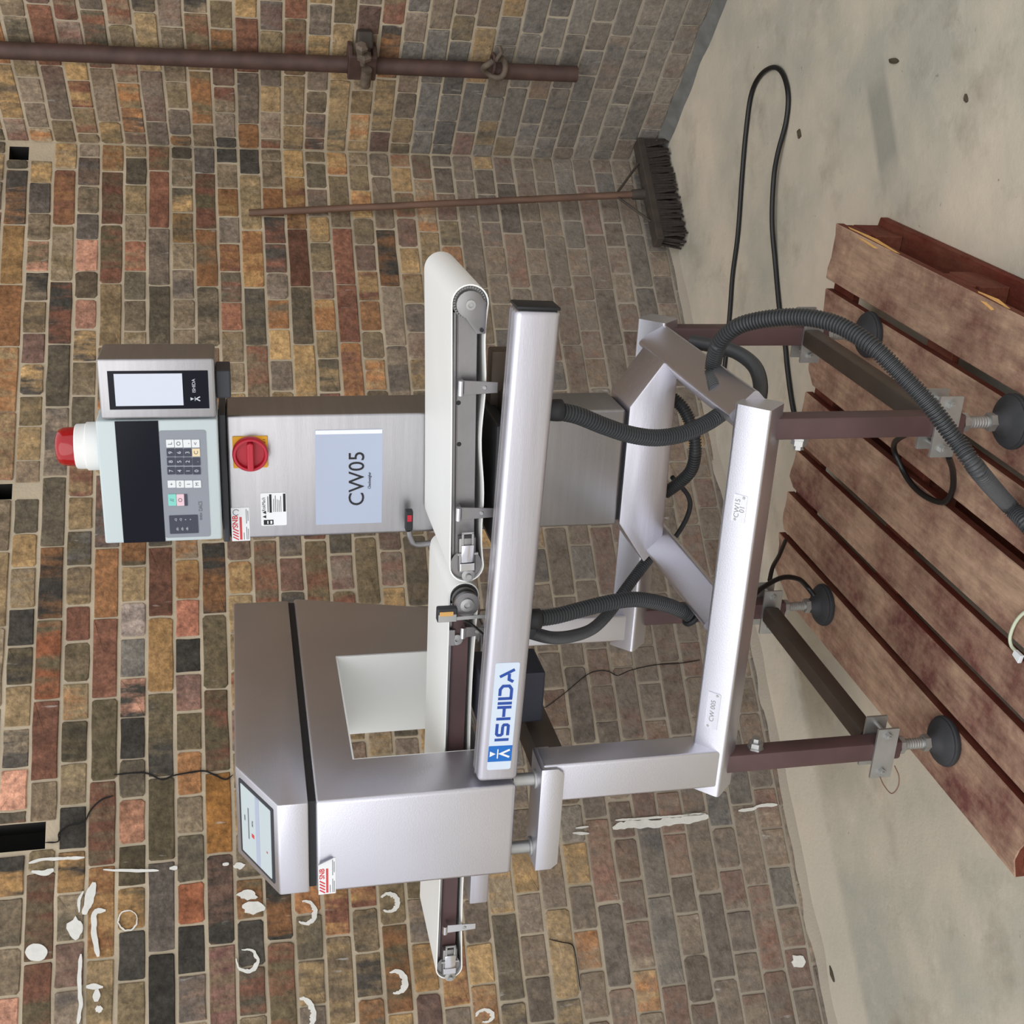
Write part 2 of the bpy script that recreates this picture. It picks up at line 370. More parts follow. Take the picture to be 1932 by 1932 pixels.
PAL_A = [((88, 81, 68), 4), ((114, 101, 78), 5), ((140, 120, 90), 5), ((146, 106, 72), 3), ((126, 88, 70), 2), ((70, 66, 61), 2), ((132, 118, 98), 4), ((116, 80, 66), 1), ((162, 134, 94), 3), ((106, 93, 76), 4)]
PAL_B = [((116, 105, 94), 5), ((106, 95, 84), 5), ((116, 97, 84), 3), ((114, 88, 77), 2), ((128, 115, 100), 3), ((94, 87, 81), 4), ((104, 82, 74), 2), ((118, 103, 86), 2)]
PAL_G = [((100, 98, 94), 4), ((108, 105, 100), 3), ((92, 91, 90), 3), ((116, 110, 102), 2), ((108, 96, 86), 1)]
def pick(pal): return tuple(min(235, v*BRIGHT) for v in pick0(pal))
BRIGHT = 1.22
def pick0(pal): return random.choices([p[0] for p in pal], [p[1] for p in pal])[0]
def wall(name, O, D, N, s0, s1, z1, lowgrey, header_even=True, holes=(), ph_h=0., ph_s=0., override=None):
    """O corner point on the floor, D along the wall, N into the wall. Mortar slab with every brick laid on it."""
    # mortar body with real openings
    s0m, s1m = s0-(.03 if s0 == 0 else 0), s1+(.05 if s1 == 0 else 0)
    ss = sorted({s0m, s1m} | {v for h in holes for v in h[:2]}); zz = sorted({-.1, z1} | {v for h in holes for v in h[2:4]})
    mb = MB(); bm = mb.bm
    P = lambda s, z, d: O + D*s + N*d + Vector((0, 0, z))
    def q(*a, mi=0): bm.faces.new([bm.verts.new(v) for v in a]).material_index = mi
    for a, b in zip(ss, ss[1:]):
        for c, e in zip(zz, zz[1:]):
            cs, cz = (a+b)/2, (c+e)/2
            if any(h[0] < cs < h[1] and h[2] < cz < h[3] for h in holes): continue
            q(P(a, c, .0032), P(b, c, .0032), P(b, e, .0032), P(a, e, .0032))
    for h in holes:
        a, b, c, e = h[:4]; d = .16
        q(P(a, c, d), P(b, c, d), P(b, e, d), P(a, e, d), mi=1); q(P(a, c, .0032), P(b, c, .0032), P(b, c, d), P(a, c, d), mi=1); q(P(a, e, .0032), P(b, e, .0032), P(b, e, d), P(a, e, d), mi=1)
        q(P(a, c, .0032), P(a, e, .0032), P(a, e, d), P(a, c, d), mi=1); q(P(b, c, .0032), P(b, e, .0032), P(b, e, d), P(b, c, d), mi=1)
    B = [P(s0m, -.1, .22), P(s1m, -.1, .22), P(s1m, z1, .22), P(s0m, z1, .22)]; Fr = [P(s0m, -.1, .0032), P(s1m, -.1, .0032), P(s1m, z1, .0032), P(s0m, z1, .0032)]
    q(*B)
    for i in range(4): q(Fr[i], Fr[(i+1) % 4], B[(i+1) % 4], B[i])
    wo = mb.build(name, MORTAR, kind='structure'); wo.data.materials.append(HOLED)
    bricks = []
    k = -1
    while .0297+.075*k < z1-.02:
        zb = .0297+.075*k; head = (k % 2 == 0) == header_even
        L = .1134 if head else .2268
        x = s1 - (ph_h if head else ph_s) + random.uniform(-.006, .0032)
        ends = []
        while x > s0: ends.append(x); x -= L
        pts = [s1]+[e+random.uniform(-.007, .007) for e in ends if e < s1-.04]+[s0]
        for a, b in zip(pts[1:], pts):
            if b-a < .035: continue
            g = random.uniform(.004, .010)/2
            cz0, cz1 = max(zb+.0045+random.uniform(-.001, .0016), .004), min(zb+.0705+random.uniform(-.0016, .001), z1)
            if cz1-cz0 < .012: continue
            x0, x1 = a+g, b-g
            segs = [(x0, x1)]
            for h in holes:
                if not (h[2]-.01 < cz1 and cz0 < h[3]+.01): continue
                ns = []
                for (u0, u1) in segs:
                    if u1 < h[0] or u0 > h[1]: ns.append((u0, u1)); continue
                    if h[0]-u0 > .02: ns.append((u0, h[0]-.003))
                    if u1-h[1] > .02: ns.append((h[1]+.003, u1))
                segs = ns
            for x0, x1 in segs: bricks.append((x0, x1, cz0, cz1))
        k += 1
    def outline(x0, x1, z0, z1_):
        hx_, hz_ = (x1-x0)/2, (z1_-z0)/2; c = .0016+random.random()**3*.007; j = lambda a=.0014: random.uniform(-a, a)
        nmid = 2 if hx_ > .08 else 1
        pts = []
        xs = [-hx_+2*hx_*(i+1)/(nmid+1) for i in range(nmid)]
        pts += [(-hx_+c, -hz_)]+[(x+j(), -hz_+j()) for x in xs]+[(hx_-c, -hz_)]+[(hx_, -hz_+c), (hx_+j(), j()), (hx_, hz_-c)]
        pts += [(hx_-c, hz_)]+[(x+j(), hz_+j()) for x in xs[::-1]]+[(-hx_+c, hz_)]+[(-hx_, hz_-c), (-hx_+j(), j()), (-hx_, -hz_+c)]
        return [(p[0]+j(.001), p[1]+j(.001)) for p in pts]
    ov = {}
    if override:
        for px_, py_, col in override:
            ps = hit(px_, py_, N, O); s_, z_ = (ps-O).dot(D), ps.z
            for bk in bricks:
                if bk[0]-.006 <= s_ <= bk[1]+.006 and bk[2]-.005 <= z_ <= bk[3]+.005: ov[bk] = col; break
    def geo(bk):
        x0, x1, z0, z1_ = bk; cs, cz = (x0+x1)/2, (z0+z1_)/2
        grey = lowgrey(cs, cz); r = random.random()
        if r < grey[0]: pal = PAL_G
        elif r < grey[0]+grey[1]: pal = PAL_B
        else: pal = PAL_A
        c1, c2 = pick(pal), pick(pal)
        if random.random() < .2: c2 = tuple(int(v*.86) for v in c1)
        if bk in ov:
            c1 = tuple(v*OVB for v in ov[bk]); q_ = random.choice((.86, 1.10)); c2 = tuple(v*q_ for v in c1) if random.random() < .4 else tuple(v*1.1 for v in random.choice((OLV, OLV, TAN, (112, 98, 78), DRK))); grey = (grey[0], grey[1], grey[2]*.6)
        t = random.uniform(.86, 1.08); c1 = tuple(v*t for v in c1); c2 = tuple(v*t for v in c2)
        pr = max(-.0016, min(.0016, random.gauss(0, .0011))); tilt = max(-.001, min(.001, random.gauss(0, .0008)))
        ou = outline(*bk); V, Fc = [], []
        C = P(cs, cz, 0)
        def vv(u, w, d): V.append(D*u + Vector((0, 0, w)) + N*d)
        n = len(ou); fd = -.001+pr
        for u, w in ou: vv(u, w, .007)
        for u, w in ou: vv(u, w, fd+.0020)
        hx_, hz_ = (x1-x0)/2, (z1_-z0)/2
        for u, w in ou: vv(u*(1-.0022/hx_), w*(1-.0022/hz_), fd+tilt*(u/hx_)+random.gauss(0, .0005))
        vv(random.uniform(-.2, .2)*hx_, 0, fd-.0006)
        for i in range(n):
            j = (i+1) % n; Fc += [(i, j, n+j, n+i), (n+i, n+j, 2*n+j, 2*n+i), (2*n+i, 2*n+j, 3*n)]
        off = Vector((random.uniform(0, 50), random.uniform(0, 50), random.uniform(0, 50)))
        bp = [(v.dot(D)+off.x, v.z+off.y, v.dot(N)+off.z) for v in V]
        return C, V, Fc, lin(c1), lin(c2), bp, grey[2]
    def mesh(nm, parts):
        V, Fc, C1, C2, BP, DU = [], [], [], [], [], []
        for C, v, fc, c1, c2, bp, du in parts:
            o = len(V); V += [C+x for x in v]; Fc += [tuple(i+o for i in t) for t in fc]
            C1 += [c1]*len(v); C2 += [c2]*len(v); BP += bp; DU += [du]*len(v)
        me = bpy.data.meshes.new(nm); me.from_pydata([tuple(v) for v in V], [], Fc)
        for nn, dat in (('c1', C1), ('c2', C2)):
            a = me.attributes.new(nn, 'FLOAT_COLOR', 'POINT'); a.data.foreach_set('color', [x for c in dat for x in c])
        a = me.attributes.new('bp', 'FLOAT_VECTOR', 'POINT'); a.data.foreach_set('vector', [x for c in BP for x in c])
        a = me.attributes.new('dust', 'FLOAT', 'POINT'); a.data.foreach_set('value', DU)
        me.materials.append(BRICK); me.update(); return me
    def score(bk):
        q4 = [pix(P(s, z, 0)) for s, z in ((bk[0], bk[2]), (bk[1], bk[2]), (bk[1], bk[3]), (bk[0], bk[3]))]
        if None in q4: return 0
        cx = sum(p[0] for p in q4)/4; cy = sum(p[1] for p in q4)/4
        if not (-8 < cx < 1940 and -8 < cy < 1940): return 0
        return abs(sum(q4[i][0]*q4[(i+1) % 4][1]-q4[(i+1) % 4][0]*q4[i][1] for i in range(4)))/2
    bricks.sort(key=score, reverse=True)
    rest = []
    for i, bk in enumerate(bricks):
        g = geo(bk)
        if i < 300 and score(bk) > 0:
            C = g[0]; me = mesh('brick', [(Vector((0, 0, 0)),)+g[1:]])
            o = bpy.data.objects.new('brick', me); o.location = C; COL.objects.link(o); o.parent = wo
        else: rest.append(g)
    if rest:
        o = bpy.data.objects.new('brick_courses', mesh('brick_courses', rest)); COL.objects.link(o); o.parent = wo; o['kind'] = 'stuff'
    return wo
def grey_back(s, z):
    near = max(0, 1-abs(s+.25)/.6); low = max(0., min(1., (1.30-z)/.85))
    left = max(0, min(1, (-s-1.9)/.5))
    g = max(0, min(1, (0.55-z)/.5))*near*.8 + .05*low
    return (min(.9, g), min(.92, .15+.80*low), .10+.75*low*(1-.35*left))
def grey_right(s, z):
    low = max(0., min(1., (1.25-z)/.8)); return (min(.95, low*.95), .35*(1-low), .12+.6*low)
OVB = 1.06
SAL, DRK, OLV, RDB, ORB, TAN, GRY = (190, 142, 120), (66, 63, 58), (98, 88, 68), (122, 84, 68), (142, 102, 70), (162, 128, 86), (112, 108, 102)
OVR = [(96, 1096, ORB), (93, 1266, (140, 88, 62)), (39, 1220, DRK), (36, 1285, DRK), (88, 1347, SAL), (85, 1400, OLV), (85, 1440, RDB), (147, 1065, GRY), (153, 1145, RDB), (145, 1220, OLV), (140, 1435, (72, 66, 54)),
  (199, 1155, ORB), (199, 1222, RDB), (199, 1347, (172, 126, 102)), (194, 1419, OLV), (251, 1067, ORB), (251, 1145, (186, 170, 160)), (251, 1207, GRY), (251, 1280, TAN), (251, 1347, SAL), (248, 1404, DRK), (301, 1116, (142, 104, 64)),
  (301, 1222, (176, 134, 90)), (301, 1285, TAN), (300, 1404, DRK), (352, 1057, (130, 112, 95)), (354, 1129, ORB), (353, 1199, (160, 108, 88)), (354, 1269, DRK), (354, 1344, RDB), (357, 1414, OLV), (405, 1116, ORB), (406, 1259, OLV),
  (407, 1349, RDB), (409, 1414, RDB), (303, 1044, RDB), (30, 1520, SAL), (75, 1675, ORB), (75, 1724, RDB), (20, 1675, DRK), (135, 1600, DRK), (140, 1675, DRK), (192, 1562, (164, 98, 68)), (192, 1630, RDB), (197, 1737, ORB),
  (250, 1567, (182, 134, 108)), (247, 1670, OLV), (245, 1750, OLV), (245, 1840, DRK), (302, 1550, ORB), (302, 1600, OLV), (359, 1737, (158, 100, 72)), (361, 1820, DRK), (414, 1550, (150, 106, 58)), (414, 1700, (125, 98, 85)),
  (419, 1850, (120, 88, 82)), (302, 1875, DRK), (70, 1850, RDB), (211, 335, RDB), (301, 322, RDB), (70, 503, SAL), (164, 508, SAL), (164, 570, SAL), (112, 595, (176, 118, 88)), (117, 533, RDB), (20, 479, TAN), (15, 595, ORB),
  (388, 496, ORB), (301, 429, RDB), (390, 337, RDB), (432, 300, DRK), (430, 357, ORB), (343, 451, TAN), (214, 476, RDB), (556, 340, RDB), (517, 364, ORB), (477, 508, ORB), (564, 516, RDB), (648, 484, RDB), (653, 553, RDB), (735, 521, TAN),
  (735, 491, ORB), (10, 1885, SAL), (480, 1720, ORB), (525, 1740, ORB), (520, 1830, RDB), (570, 1690, ORB), (630, 1700, RDB), (690, 1700, RDB), (690, 1772, DRK), (745, 1775, ORB), (790, 1690, OLV), (795, 1870, TAN), (860, 1880, RDB), (475, 1820, DRK)]
WALLB = wall('wall_back', KC, WD, WN, -4.6, -.0, 3.3, grey_back, True,
             holes=[(-2.320, -2.250, 2.085, 2.40), (-1.312, -1.262, 2.209, 2.28), (-.075, -.02, 2.209, 2.27)], ph_h=.055, ph_s=.11, override=OVR)
WALLR = wall('wall_right', KC, RD, RN, 0.0, 3.6, 3.3, grey_right, True, ph_h=.03, ph_s=.09)

# paint, spalls, cracks on the back wall (each a thin patch of its own)
def WP(s, z, d): return KC + WD*s + WN*d + Vector((0, 0, z))
def patch(name, pts, mt, d=-.0055, parent=WALLB, thick=.0045):
    mb = MB(); mb.poly_prism([WP(s, z, d) for s, z in pts], WN*thick); return mb.build(name, mt, parent)
def blob(cx, cy, rx, ry, n=16, j=.22, wall_pts=True):
    c = bw(cx, cy); ex = bw(cx+rx, cy); ey = bw(cx, cy+ry); out = []
    A = (ex[0]-c[0], ex[1]-c[1]); Bv = (ey[0]-c[0], ey[1]-c[1])
    for k in range(n):
        a = 2*math.pi*k/n; r = 1+random.uniform(-j, j); out.append((c[0]+r*(A[0]*math.cos(a)+Bv[0]*math.sin(a)), c[1]+r*(A[1]*math.cos(a)+Bv[1]*math.sin(a))))
    return out
def ring(cx, cy, rx, ry, a0, a1, w0, w1, n=22):
    c = bw(cx, cy); ex = bw(cx+rx, cy); ey = bw(cx, cy+ry); A = (ex[0]-c[0], ex[1]-c[1]); Bv = (ey[0]-c[0], ey[1]-c[1])
    o, i = [], []
    for k in range(n+1):
        t = k/n; a = math.radians(a0+(a1-a0)*t); r = 1+random.uniform(-.05, .05); w = (w0+(w1-w0)*math.sin(math.pi*t))*random.uniform(.75, 1.2)
        for lst, q in ((o, r), (i, r-w)): lst.append((c[0]+q*(A[0]*math.cos(a)+Bv[0]*math.sin(a)), c[1]+q*(A[1]*math.cos(a)+Bv[1]*math.sin(a))))
    mb = MB(); bm = mb.bm
    vo = [bm.verts.new(WP(s, z, -.0055)) for s, z in o]; vi = [bm.verts.new(WP(s, z, -.0055)) for s, z in i]
    bo = [bm.verts.new(WP(s, z, 0)) for s, z in o]; bi = [bm.verts.new(WP(s, z, 0)) for s, z in i]
    for k in range(n):
        bm.faces.new((vo[k], vo[k+1], vi[k+1], vi[k])); bm.faces.new((vo[k], bo[k], bo[k+1], vo[k+1])); bm.faces.new((vi[k], vi[k+1], bi[k+1], bi[k]))
    return mb.build('paint_ring', PAINT, WALLB)
def streak(pts, w, mt, name, d=-.0055, thick=.0045):
    P = [Vector(bw(*p)+(0,)) for p in pts]; P = resample(spline(P, 6), .006); L, R = [], []
    for i, p in enumerate(P):
        t = (P[min(i+1, len(P)-1)]-P[max(i-1, 0)]).normalized(); nn = Vector((-t.y, t.x, 0)); ww = w/2*(1+.55*noise.noise(Vector((p.x*38, p.y*38, w*900)))+.3*noise.noise(Vector((p.x*110, p.y*110, 3))))*min(1, .35+i/4, .35+(len(P)-1-i)/4); nn = nn
        ww2 = w/2*(1+.6*noise.noise(Vector((p.x*45, p.y*45, 7+w*900))))*min(1, .35+i/4, .35+(len(P)-1-i)/4); L.append((p+nn*ww)); R.append((p-nn*ww2))
    mb = MB(); bm = mb.bm; f0 = [[bm.verts.new(WP(v.x, v.y, d)) for v in q] for q in (L, R)]; f1 = [[bm.verts.new(WP(v.x, v.y, d+thick)) for v in q] for q in (L, R)]
    for i in range(len(P)-1):
        bm.faces.new((f0[0][i], f0[0][i+1], f0[1][i+1], f0[1][i])); bm.faces.new((f0[0][i], f1[0][i], f1[0][i+1], f0[0][i+1])); bm.faces.new((f0[1][i], f0[1][i+1], f1[1][i+1], f1[1][i]))
    return mb.build(name, mt, WALLB)
patch('paint_disc', blob(69, 1797, 21, 17, 24, .04), PAINT)
patch('paint_splash', blob(143, 1752, 15, 20), PAINT); patch('paint_splash', blob(467, 1689, 18, 9), PAINT)
patch('paint_splash', blob(478, 1713, 20, 11), PAINT); patch('paint_splash', blob(1505, 1815, 13, 13, 14, .3), PAINT)
patch('paint_splash', blob(187, 1904, 8, 7), PAINT); patch('paint_splash', blob(452, 1634, 11, 6), PAINT)
ring(241, 1737, 19, 20, -60, 300, .08, .16); ring(467, 1813, 22, 24, -120, 190, .08, .34); ring(577, 1722, 22, 24, -110, 130, .12, .42)
ring(735, 1703, 20, 20, -150, 130, .15, .5); ring(748, 1853, 22, 24, -130, 110, .12, .55); ring(573, 1915, 24, 34, -110, 90, .15, .45); ring(915, 1916, 18, 14, -190, 110, .2, .5)
for pts, w in (([(178, 1665), (172, 1690), (163, 1712), (160, 1726)], .022), ([(200, 1718), (180, 1722), (178, 1760), (186, 1806)], .013), ([(158, 1682), (150, 1700), (150, 1722)], .008),
               ([(153, 1800), (150, 1850), (152, 1890), (148, 1932)], .010), ([(163, 1862), (178, 1861), (195, 1862)], .014), ([(183, 1866), (182, 1890)], .02), ([(55, 1629), (78, 1622), (105, 1621), (160, 1618)], .008),
               ([(60, 1645), (80, 1648), (102, 1642)], .012), ([(195, 1641), (240, 1643), (300, 1643)], .006), ([(320, 1639), (335, 1638)], .013), ([(420, 1631), (432, 1630)], .013),
               ([(1155, 1563), (1180, 1556), (1230, 1555), (1290, 1547), (1336, 1541)], .022), ([(1160, 1548), (1240, 1543), (1330, 1536)], .006), ([(1080, 1572), (1112, 1573)], .007),
               ([(1392, 1530), (1418, 1527), (1432, 1521), (1466, 1519)], .009), ([(1085, 1563), (1110, 1560)], .005)):
    streak(pts, w, PAINT, 'paint_streak')
for pts, w in (([(215, 1462), (260, 1458), (280, 1460), (306, 1471), (330, 1463), (380, 1455), (400, 1460), (425, 1471), (440, 1462)], .0042),
               ([(213, 1502), (190, 1510), (170, 1530), (160, 1550), (130, 1558), (112, 1572), (110, 1588), (85, 1590)], .0036),
               ([(985, 1328), (1020, 1338), (1060, 1312), (1105, 1275), (1130, 1266), (1150, 1268), (1165, 1275), (1190, 1265), (1235, 1255), (1280, 1252), (1320, 1246)], .0022),
               ([(1035, 1772), (1060, 1778), (1078, 1782), (1085, 1800), (1095, 1870)], .0022)):
    streak(pts, w, CRACKM, 'crack', d=-.0042, thick=.003)
# ragged mortar fillet where wall meets floor
mb = MB(); bm = mb.bm; N = 150; rows = []
for i in range(N+1):
    s = -4.1+4.1*i/N; a = .018+.012*noise.noise(Vector((s*9, 0, 0))); b = .03+.02*noise.noise(Vector((s*7, 5, 0)))
    rows.append([bm.verts.new(WP(s, a, -.001)), bm.verts.new(WP(s, a*.4, -b*.45)), bm.verts.new(WP(s, 0, -b)), bm.verts.new(WP(s, -.01, .0))])
for a, b in zip(rows, rows[1:]):
    for k in range(3): bm.faces.new((a[k], b[k], b[k+1], a[k+1]))
mb.build('mortar_fillet', MORTAR, WALLB, 60)
mb = MB(); bm = mb.bm; N = 90; rows = []
for i in range(N+1):
    s = 2.5*i/N; a = .03+.015*noise.noise(Vector((s*9, 9, 0))); b = .04+.02*noise.noise(Vector((s*7, 15, 0))); Q = lambda z, d: KC+RD*s+RN*d+Vector((0, 0, z))
    rows.append([bm.verts.new(Q(a, -.001)), bm.verts.new(Q(a*.4, -b*.45)), bm.verts.new(Q(0, -b)), bm.verts.new(Q(-.01, .0))])
for a, b in zip(rows, rows[1:]):
    for k in range(3): bm.faces.new((a[k], b[k], b[k+1], a[k+1]))
mb.build('mortar_fillet', mat('grey_dust_fillet', (104, 104, 101), .95, 0, .6, 90, .2, 20), WALLR, 60)

# ------------------------------------------------------------------ PIPE on the right wall and its clamps
def RWp(px, py, off): return hit(px, py, RN, KC-RN*off)
pT, pB = RWp(-40, 93, .042), RWp(1088, 140, .042)
pd = (pB-pT).normalized()
pipe = MB().tube([pT - pd*.12, pB], .026, 24).build('wall_pipe', PIPE, smooth=40)
pipe['label'] = 'rusty brown steel pipe standing against the right brick wall'; pipe['category'] = 'pipe'
mb = MB(); mb.lathe(pB, pd, [(.022, -.001), (.022, .001)], 20); 
def clamp_big(P):
    e = empty('scaffold_clamp', P, 0, 'large rusty scaffold clamp with a short tube stub on the wall pipe', 'clamp')
    u = RD; nn = -RN; zz = Vector((0, 0, 1))
    B = lambda a, b, c: u*a + nn*b + zz*c
    mb = MB()
    for c in (-.038, .038):
        mb.poly_prism([B(-.05, -.036, c-.007), B(.04, -.036, c-.007), B(.055, .0, c-.007), B(.045, .038, c-.007), B(-.035, .04, c-.007), B(-.052, .01, c-.007)], zz*.014, .003)
    mb.poly_prism([B(-.05, .026, -.045), B(.045, .026, -.045), B(.045, .04, -.045), B(-.05, .04, -.045)], zz*.09, .004)
    mb.build('clamp_body', PIPE, e)
    MB().tube([B(-.06, .05, -.012), B(.01, .055, -.012)], .017, 16).build('tube_stub', CLAMP, e, 40)
    k = MB(); k.tube([B(.02, .045, .0), B(.09, .05, .01)], .009, 10); k.lathe(B(.085, .05, .01), u, [(.02, 0), (.022, .012), (.014, .02)], 6); k.lathe(B(.05, .048, .0), u, [(.024, 0), (.026, .012), (.016, .02)], 6)
    k.build('clamp_bolt', CLAMP, e, 30)
    MB().poly_prism([B(.03, -.03, -.03), B(.09, -.035, -.03), B(.11, .0, -.03), B(.07, .03, -.03)], zz*.05, .006).build('clamp_jaw', WOODD, e)
    return e
clamp_big(RWp(682, 112, .042))
def clamp_ring(P):
    e = empty('pipe_clip', P, 0, 'smaller rusty ring clip near the foot of the wall pipe', 'clamp')
    u = RD; nn = -RN; zz = Vector((0, 0, 1)); B = lambda a, b, c: u*a + nn*b + zz*c
    pts = [B(.01+.036*math.cos(a), .03+.012*math.sin(a*2), .036*math.sin(a)) for a in [math.radians(20+320*i/20) for i in range(21)]]
    MB().tube(pts, .010, 10).build('hook_ring', CLAMP, e, 50)
    MB().lathe(B(-.035, .02, -.0), nn, [(.014, 0), (.014, .02)], 6).build('clip_nut', CLAMP, e)
    MB().tube([B(.04, .03, .0), B(.075, .03, -.012), B(.085, .015, -.004)], .007, 8).build('hook_tail', CLAMP, e, 50)
    k = []
    for i in range(21):
        a = 2*math.pi*i/20; k.append(B(.030*math.cos(a), .030*math.sin(a), 0))
    MB().tube(k, .006, 8).build('pipe_band', PIPE, e, 50)
clamp_ring(RWp(930, 120, .042))

# ------------------------------------------------------------------ BROOM leaning in the corner
hA, hB = fl(1254, 262, .10), fl(1263, 455, .10)          # where the stock runs
bdir = Vector((hB.x-hA.x, hB.y-hA.y, 0)).normalized()
cen = WP(-.222, 0, -.10); hl = .222
e = empty('broom', (cen.x, cen.y, 0), 0, 'old wide broom with dark bristles leaning on the back wall by the corner', 'broom')
bd = -WD*1.0; bn = WN
LB = lambda a, b, c: bd*a + bn*b + Vector((0, 0, c))
top = WP(bw(472, 408)[0], 1.50, -.018) - Vector((cen.x, cen.y, 0))
MB().poly_prism([LB(-hl, -.028, .085), LB(hl, -.028, .085), LB(hl, .028, .085), LB(-hl, .028, .085)], LB(0, .0, .028), .004).build('broom_stock', WOODD, e)
bm_ = MB(); 
for i in range(44):
    for j in range(5):
        a = -hl+.008+(2*hl-.016)*(i+random.random()*.5)/44; b = -.024+.048*j/4; r = .0052
        ex = LB(a+random.uniform(-.012, .012)+.01*(a/hl), b*1.45+random.uniform(-.008, .008), .002+random.random()*.006)
        bm_.tube([LB(a, b, .09), LB(a, b, .05)*.5+ex*.5+LB(0, 0, .02), ex], [r, r, r*.7], 5)
bm_.build('bristles', BRIST, e, 60, kind='stuff')
foot = LB(0, .012, .105)
MB().tube([foot, top], [.0125, .0115], 14).build('broom_handle', WOODH, e, 50)
hd = (top-foot).normalized()
for sgn in (-1, 1):
    MB().tube([foot+hd*.115+LB(0, 0, 0), LB(sgn*.13, .0, .113)], .0045, 8).build('stay_rod', WOODD, e, 50)
MB().lathe(foot, hd, [(.02, 0), (.018, .05), (.0135, .055)], 14).build('socket', WOODD, e, 40)
MB().poly_prism([LB(-.21, -.0335, .03), LB(-.205, -.035, .045), LB(-.198, -.0345, .034)], LB(0, .003, 0)).build('white_fleck', PAINT, e)

# ------------------------------------------------------------------ PALLET
pa = math.radians(-3.8)
POR = Vector((.567, .533)); PX = Vector((math.cos(pa), math.sin(pa))); PY = Vector((-math.sin(pa), math.cos(pa)))
pw = m2w((POR.x, POR.y, 0))
PE = empty('wooden_pallet', pw, YM+pa, 'worn dark red wooden pallet under the machine', 'pallet')
# local frame: x to the right (negative = u), y away (negative = v)
ZT, TB = .132, .022
def board(u0, u1, v0, v1, z0, z1, mt, jag0=0., jag1=0., name='deck_board', n=5, notch=None):
    near, far = [], []
    for i in range(n+1):
        t = i/n; far.append((-(u0+(u1-u0)*t), -(v0+random.uniform(-jag0, jag0)))); near.append((-(u1+(u0-u1)*t), -(v1+random.uniform(-jag1, jag1))))
    cx, cy = -(u0+u1)/2, -(v0+v1)/2
    if notch:
        nx_ = -u1+notch[0]; far = [q_ for q_ in far if q_[0] > nx_+.006]+[(nx_, far[-1][1]), (-u1, -(v0+notch[1]))]
    pts = far+near; out = []
    for p in pts:
        if not out or (abs(p[0]-out[-1][0])+abs(p[1]-out[-1][1])) > .009: out.append(p)
    mb = MB(); mb.poly_prism([(p[0]-cx, p[1]-cy, z0) for p in out], (0, 0, z1-z0), .0018, 1)
    o = mb.build(name, mt, PE); o.location = (cx, cy, 0)
    if mt is PALT:
        o.data.materials.append(PALD)
        for f_ in o.data.polygons:
            if abs(f_.normal.z) < .5: f_.material_index = 1
    return o
board(0, .134, 0, 1.18, ZT-TB, ZT, PALT, .006, .01)
board(.158, .270, .006, 1.17, ZT-TB, ZT-.001, PALT, .008, .01, notch=(.02, .03))
board(.290, .402, -.004, 1.18, ZT-TB, ZT+.001, PALT, .012, .01, notch=(.03, .035))
board(.430, .566, .0, 1.18, ZT-TB, ZT, PALT, .004, .01, notch=(.015, .02))
board(.590, .690, .0, 1.17, ZT-TB, ZT-.001, PALT, .008, .01, notch=(.02, .025))
board(.712, .818, .0, 1.18, ZT-TB, ZT, PALT, .008, .01, notch=(.02, .02))
board(.838, .985, .0, 1.16, ZT-TB, ZT, PALT, .010, .012, notch=(.05, .12))
for v in (0.004, .45, 1.06): board(.002, .98, v, v+.10, ZT-TB-.02, ZT-TB-.0005, PALD, name='cross_board')
for v in (0.004, .44, 1.05):
    for u in (.001, .44, .87): board(u, u+.10, v, v+.12, .021, ZT-TB-.0205, PALD, name='spacer_block')
for u in (-.018, .44, .87): board(u, u+.115, .0, 1.18, 0, .0205, PALD, .005, .005, name='bottom_board')
# fresh splits along the right edge of the outer board
for v0, v1, w in ((.04, .30, .012), (.60, .72, .016)):
    mb = MB(); pts = [(.0006, -v0, ZT-.012), (-w*.6, -(v0*.7+v1*.3), ZT+.0004), (-w, -(v0*.4+v1*.6), ZT+.0004), (.0006, -v1, ZT-.006), (.0012, -(v0+v1)/2, ZT-.02)]
    mb.poly_prism(pts, (.0012, 0, .0008)); mb.build('split_wood', FRESH, PE)

# ------------------------------------------------------------------ CHECKWEIGHER (stand, cabinet, operator panel, beam)
CW = empty('checkweigher', MO, YM, 'stainless steel checkweigher stand with grey cabinet, operator panel and red beacon on the pallet', 'weighing machine')
Z0, HD = .70, .048           # diamond set tubes: ridge height, half diagonal
def diamond(a, b, name, up=Vector((0, 0, 1)), ends=(0, 0)):
    a, b = Vector(a), Vector(b); t = (b-a).normalized(); side = t.cross(up).normalized()
    P = [a+up*HD, a+side*HD, a-up*HD, a-side*HD]
    mb = MB(); bm = bmesh.new()
    v0 = [bm.verts.new(p) for p in P]; v1 = [bm.verts.new(p+(b-a)) for p in P]
    long = []
    bm.faces.new(v0); bm.faces.new(v1[::-1])
    for i in range(4): bm.faces.new((v0[i], v1[i], v1[(i+1) % 4], v0[(i+1) % 4]))
    bmesh.ops.recalc_face_normals(bm, faces=bm.faces)
    ed = [e for e in bm.edges if abs((e.verts[0].co-e.verts[1].co).normalized().dot(t)) > .99]
    bmesh.ops.bevel(bm, geom=ed, offset=.007, segments=3, affect='EDGES', profile=.5)
    mb.merge(bm); return mb.build(name, BEAD, CW, 35)
ZC = Z0-HD
diamond((-.425, -.28, ZC), (.372, -.28, ZC), 'frame_rail')
diamond((-.405, .28, ZC), (.393, .28, ZC), 'frame_rail')
diamond((.343, -.258, ZC), (.343, .262, ZC), 'frame_rail')
diamond((-.075, -.262, ZC), (-.075, .262, ZC), 'frame_rail')
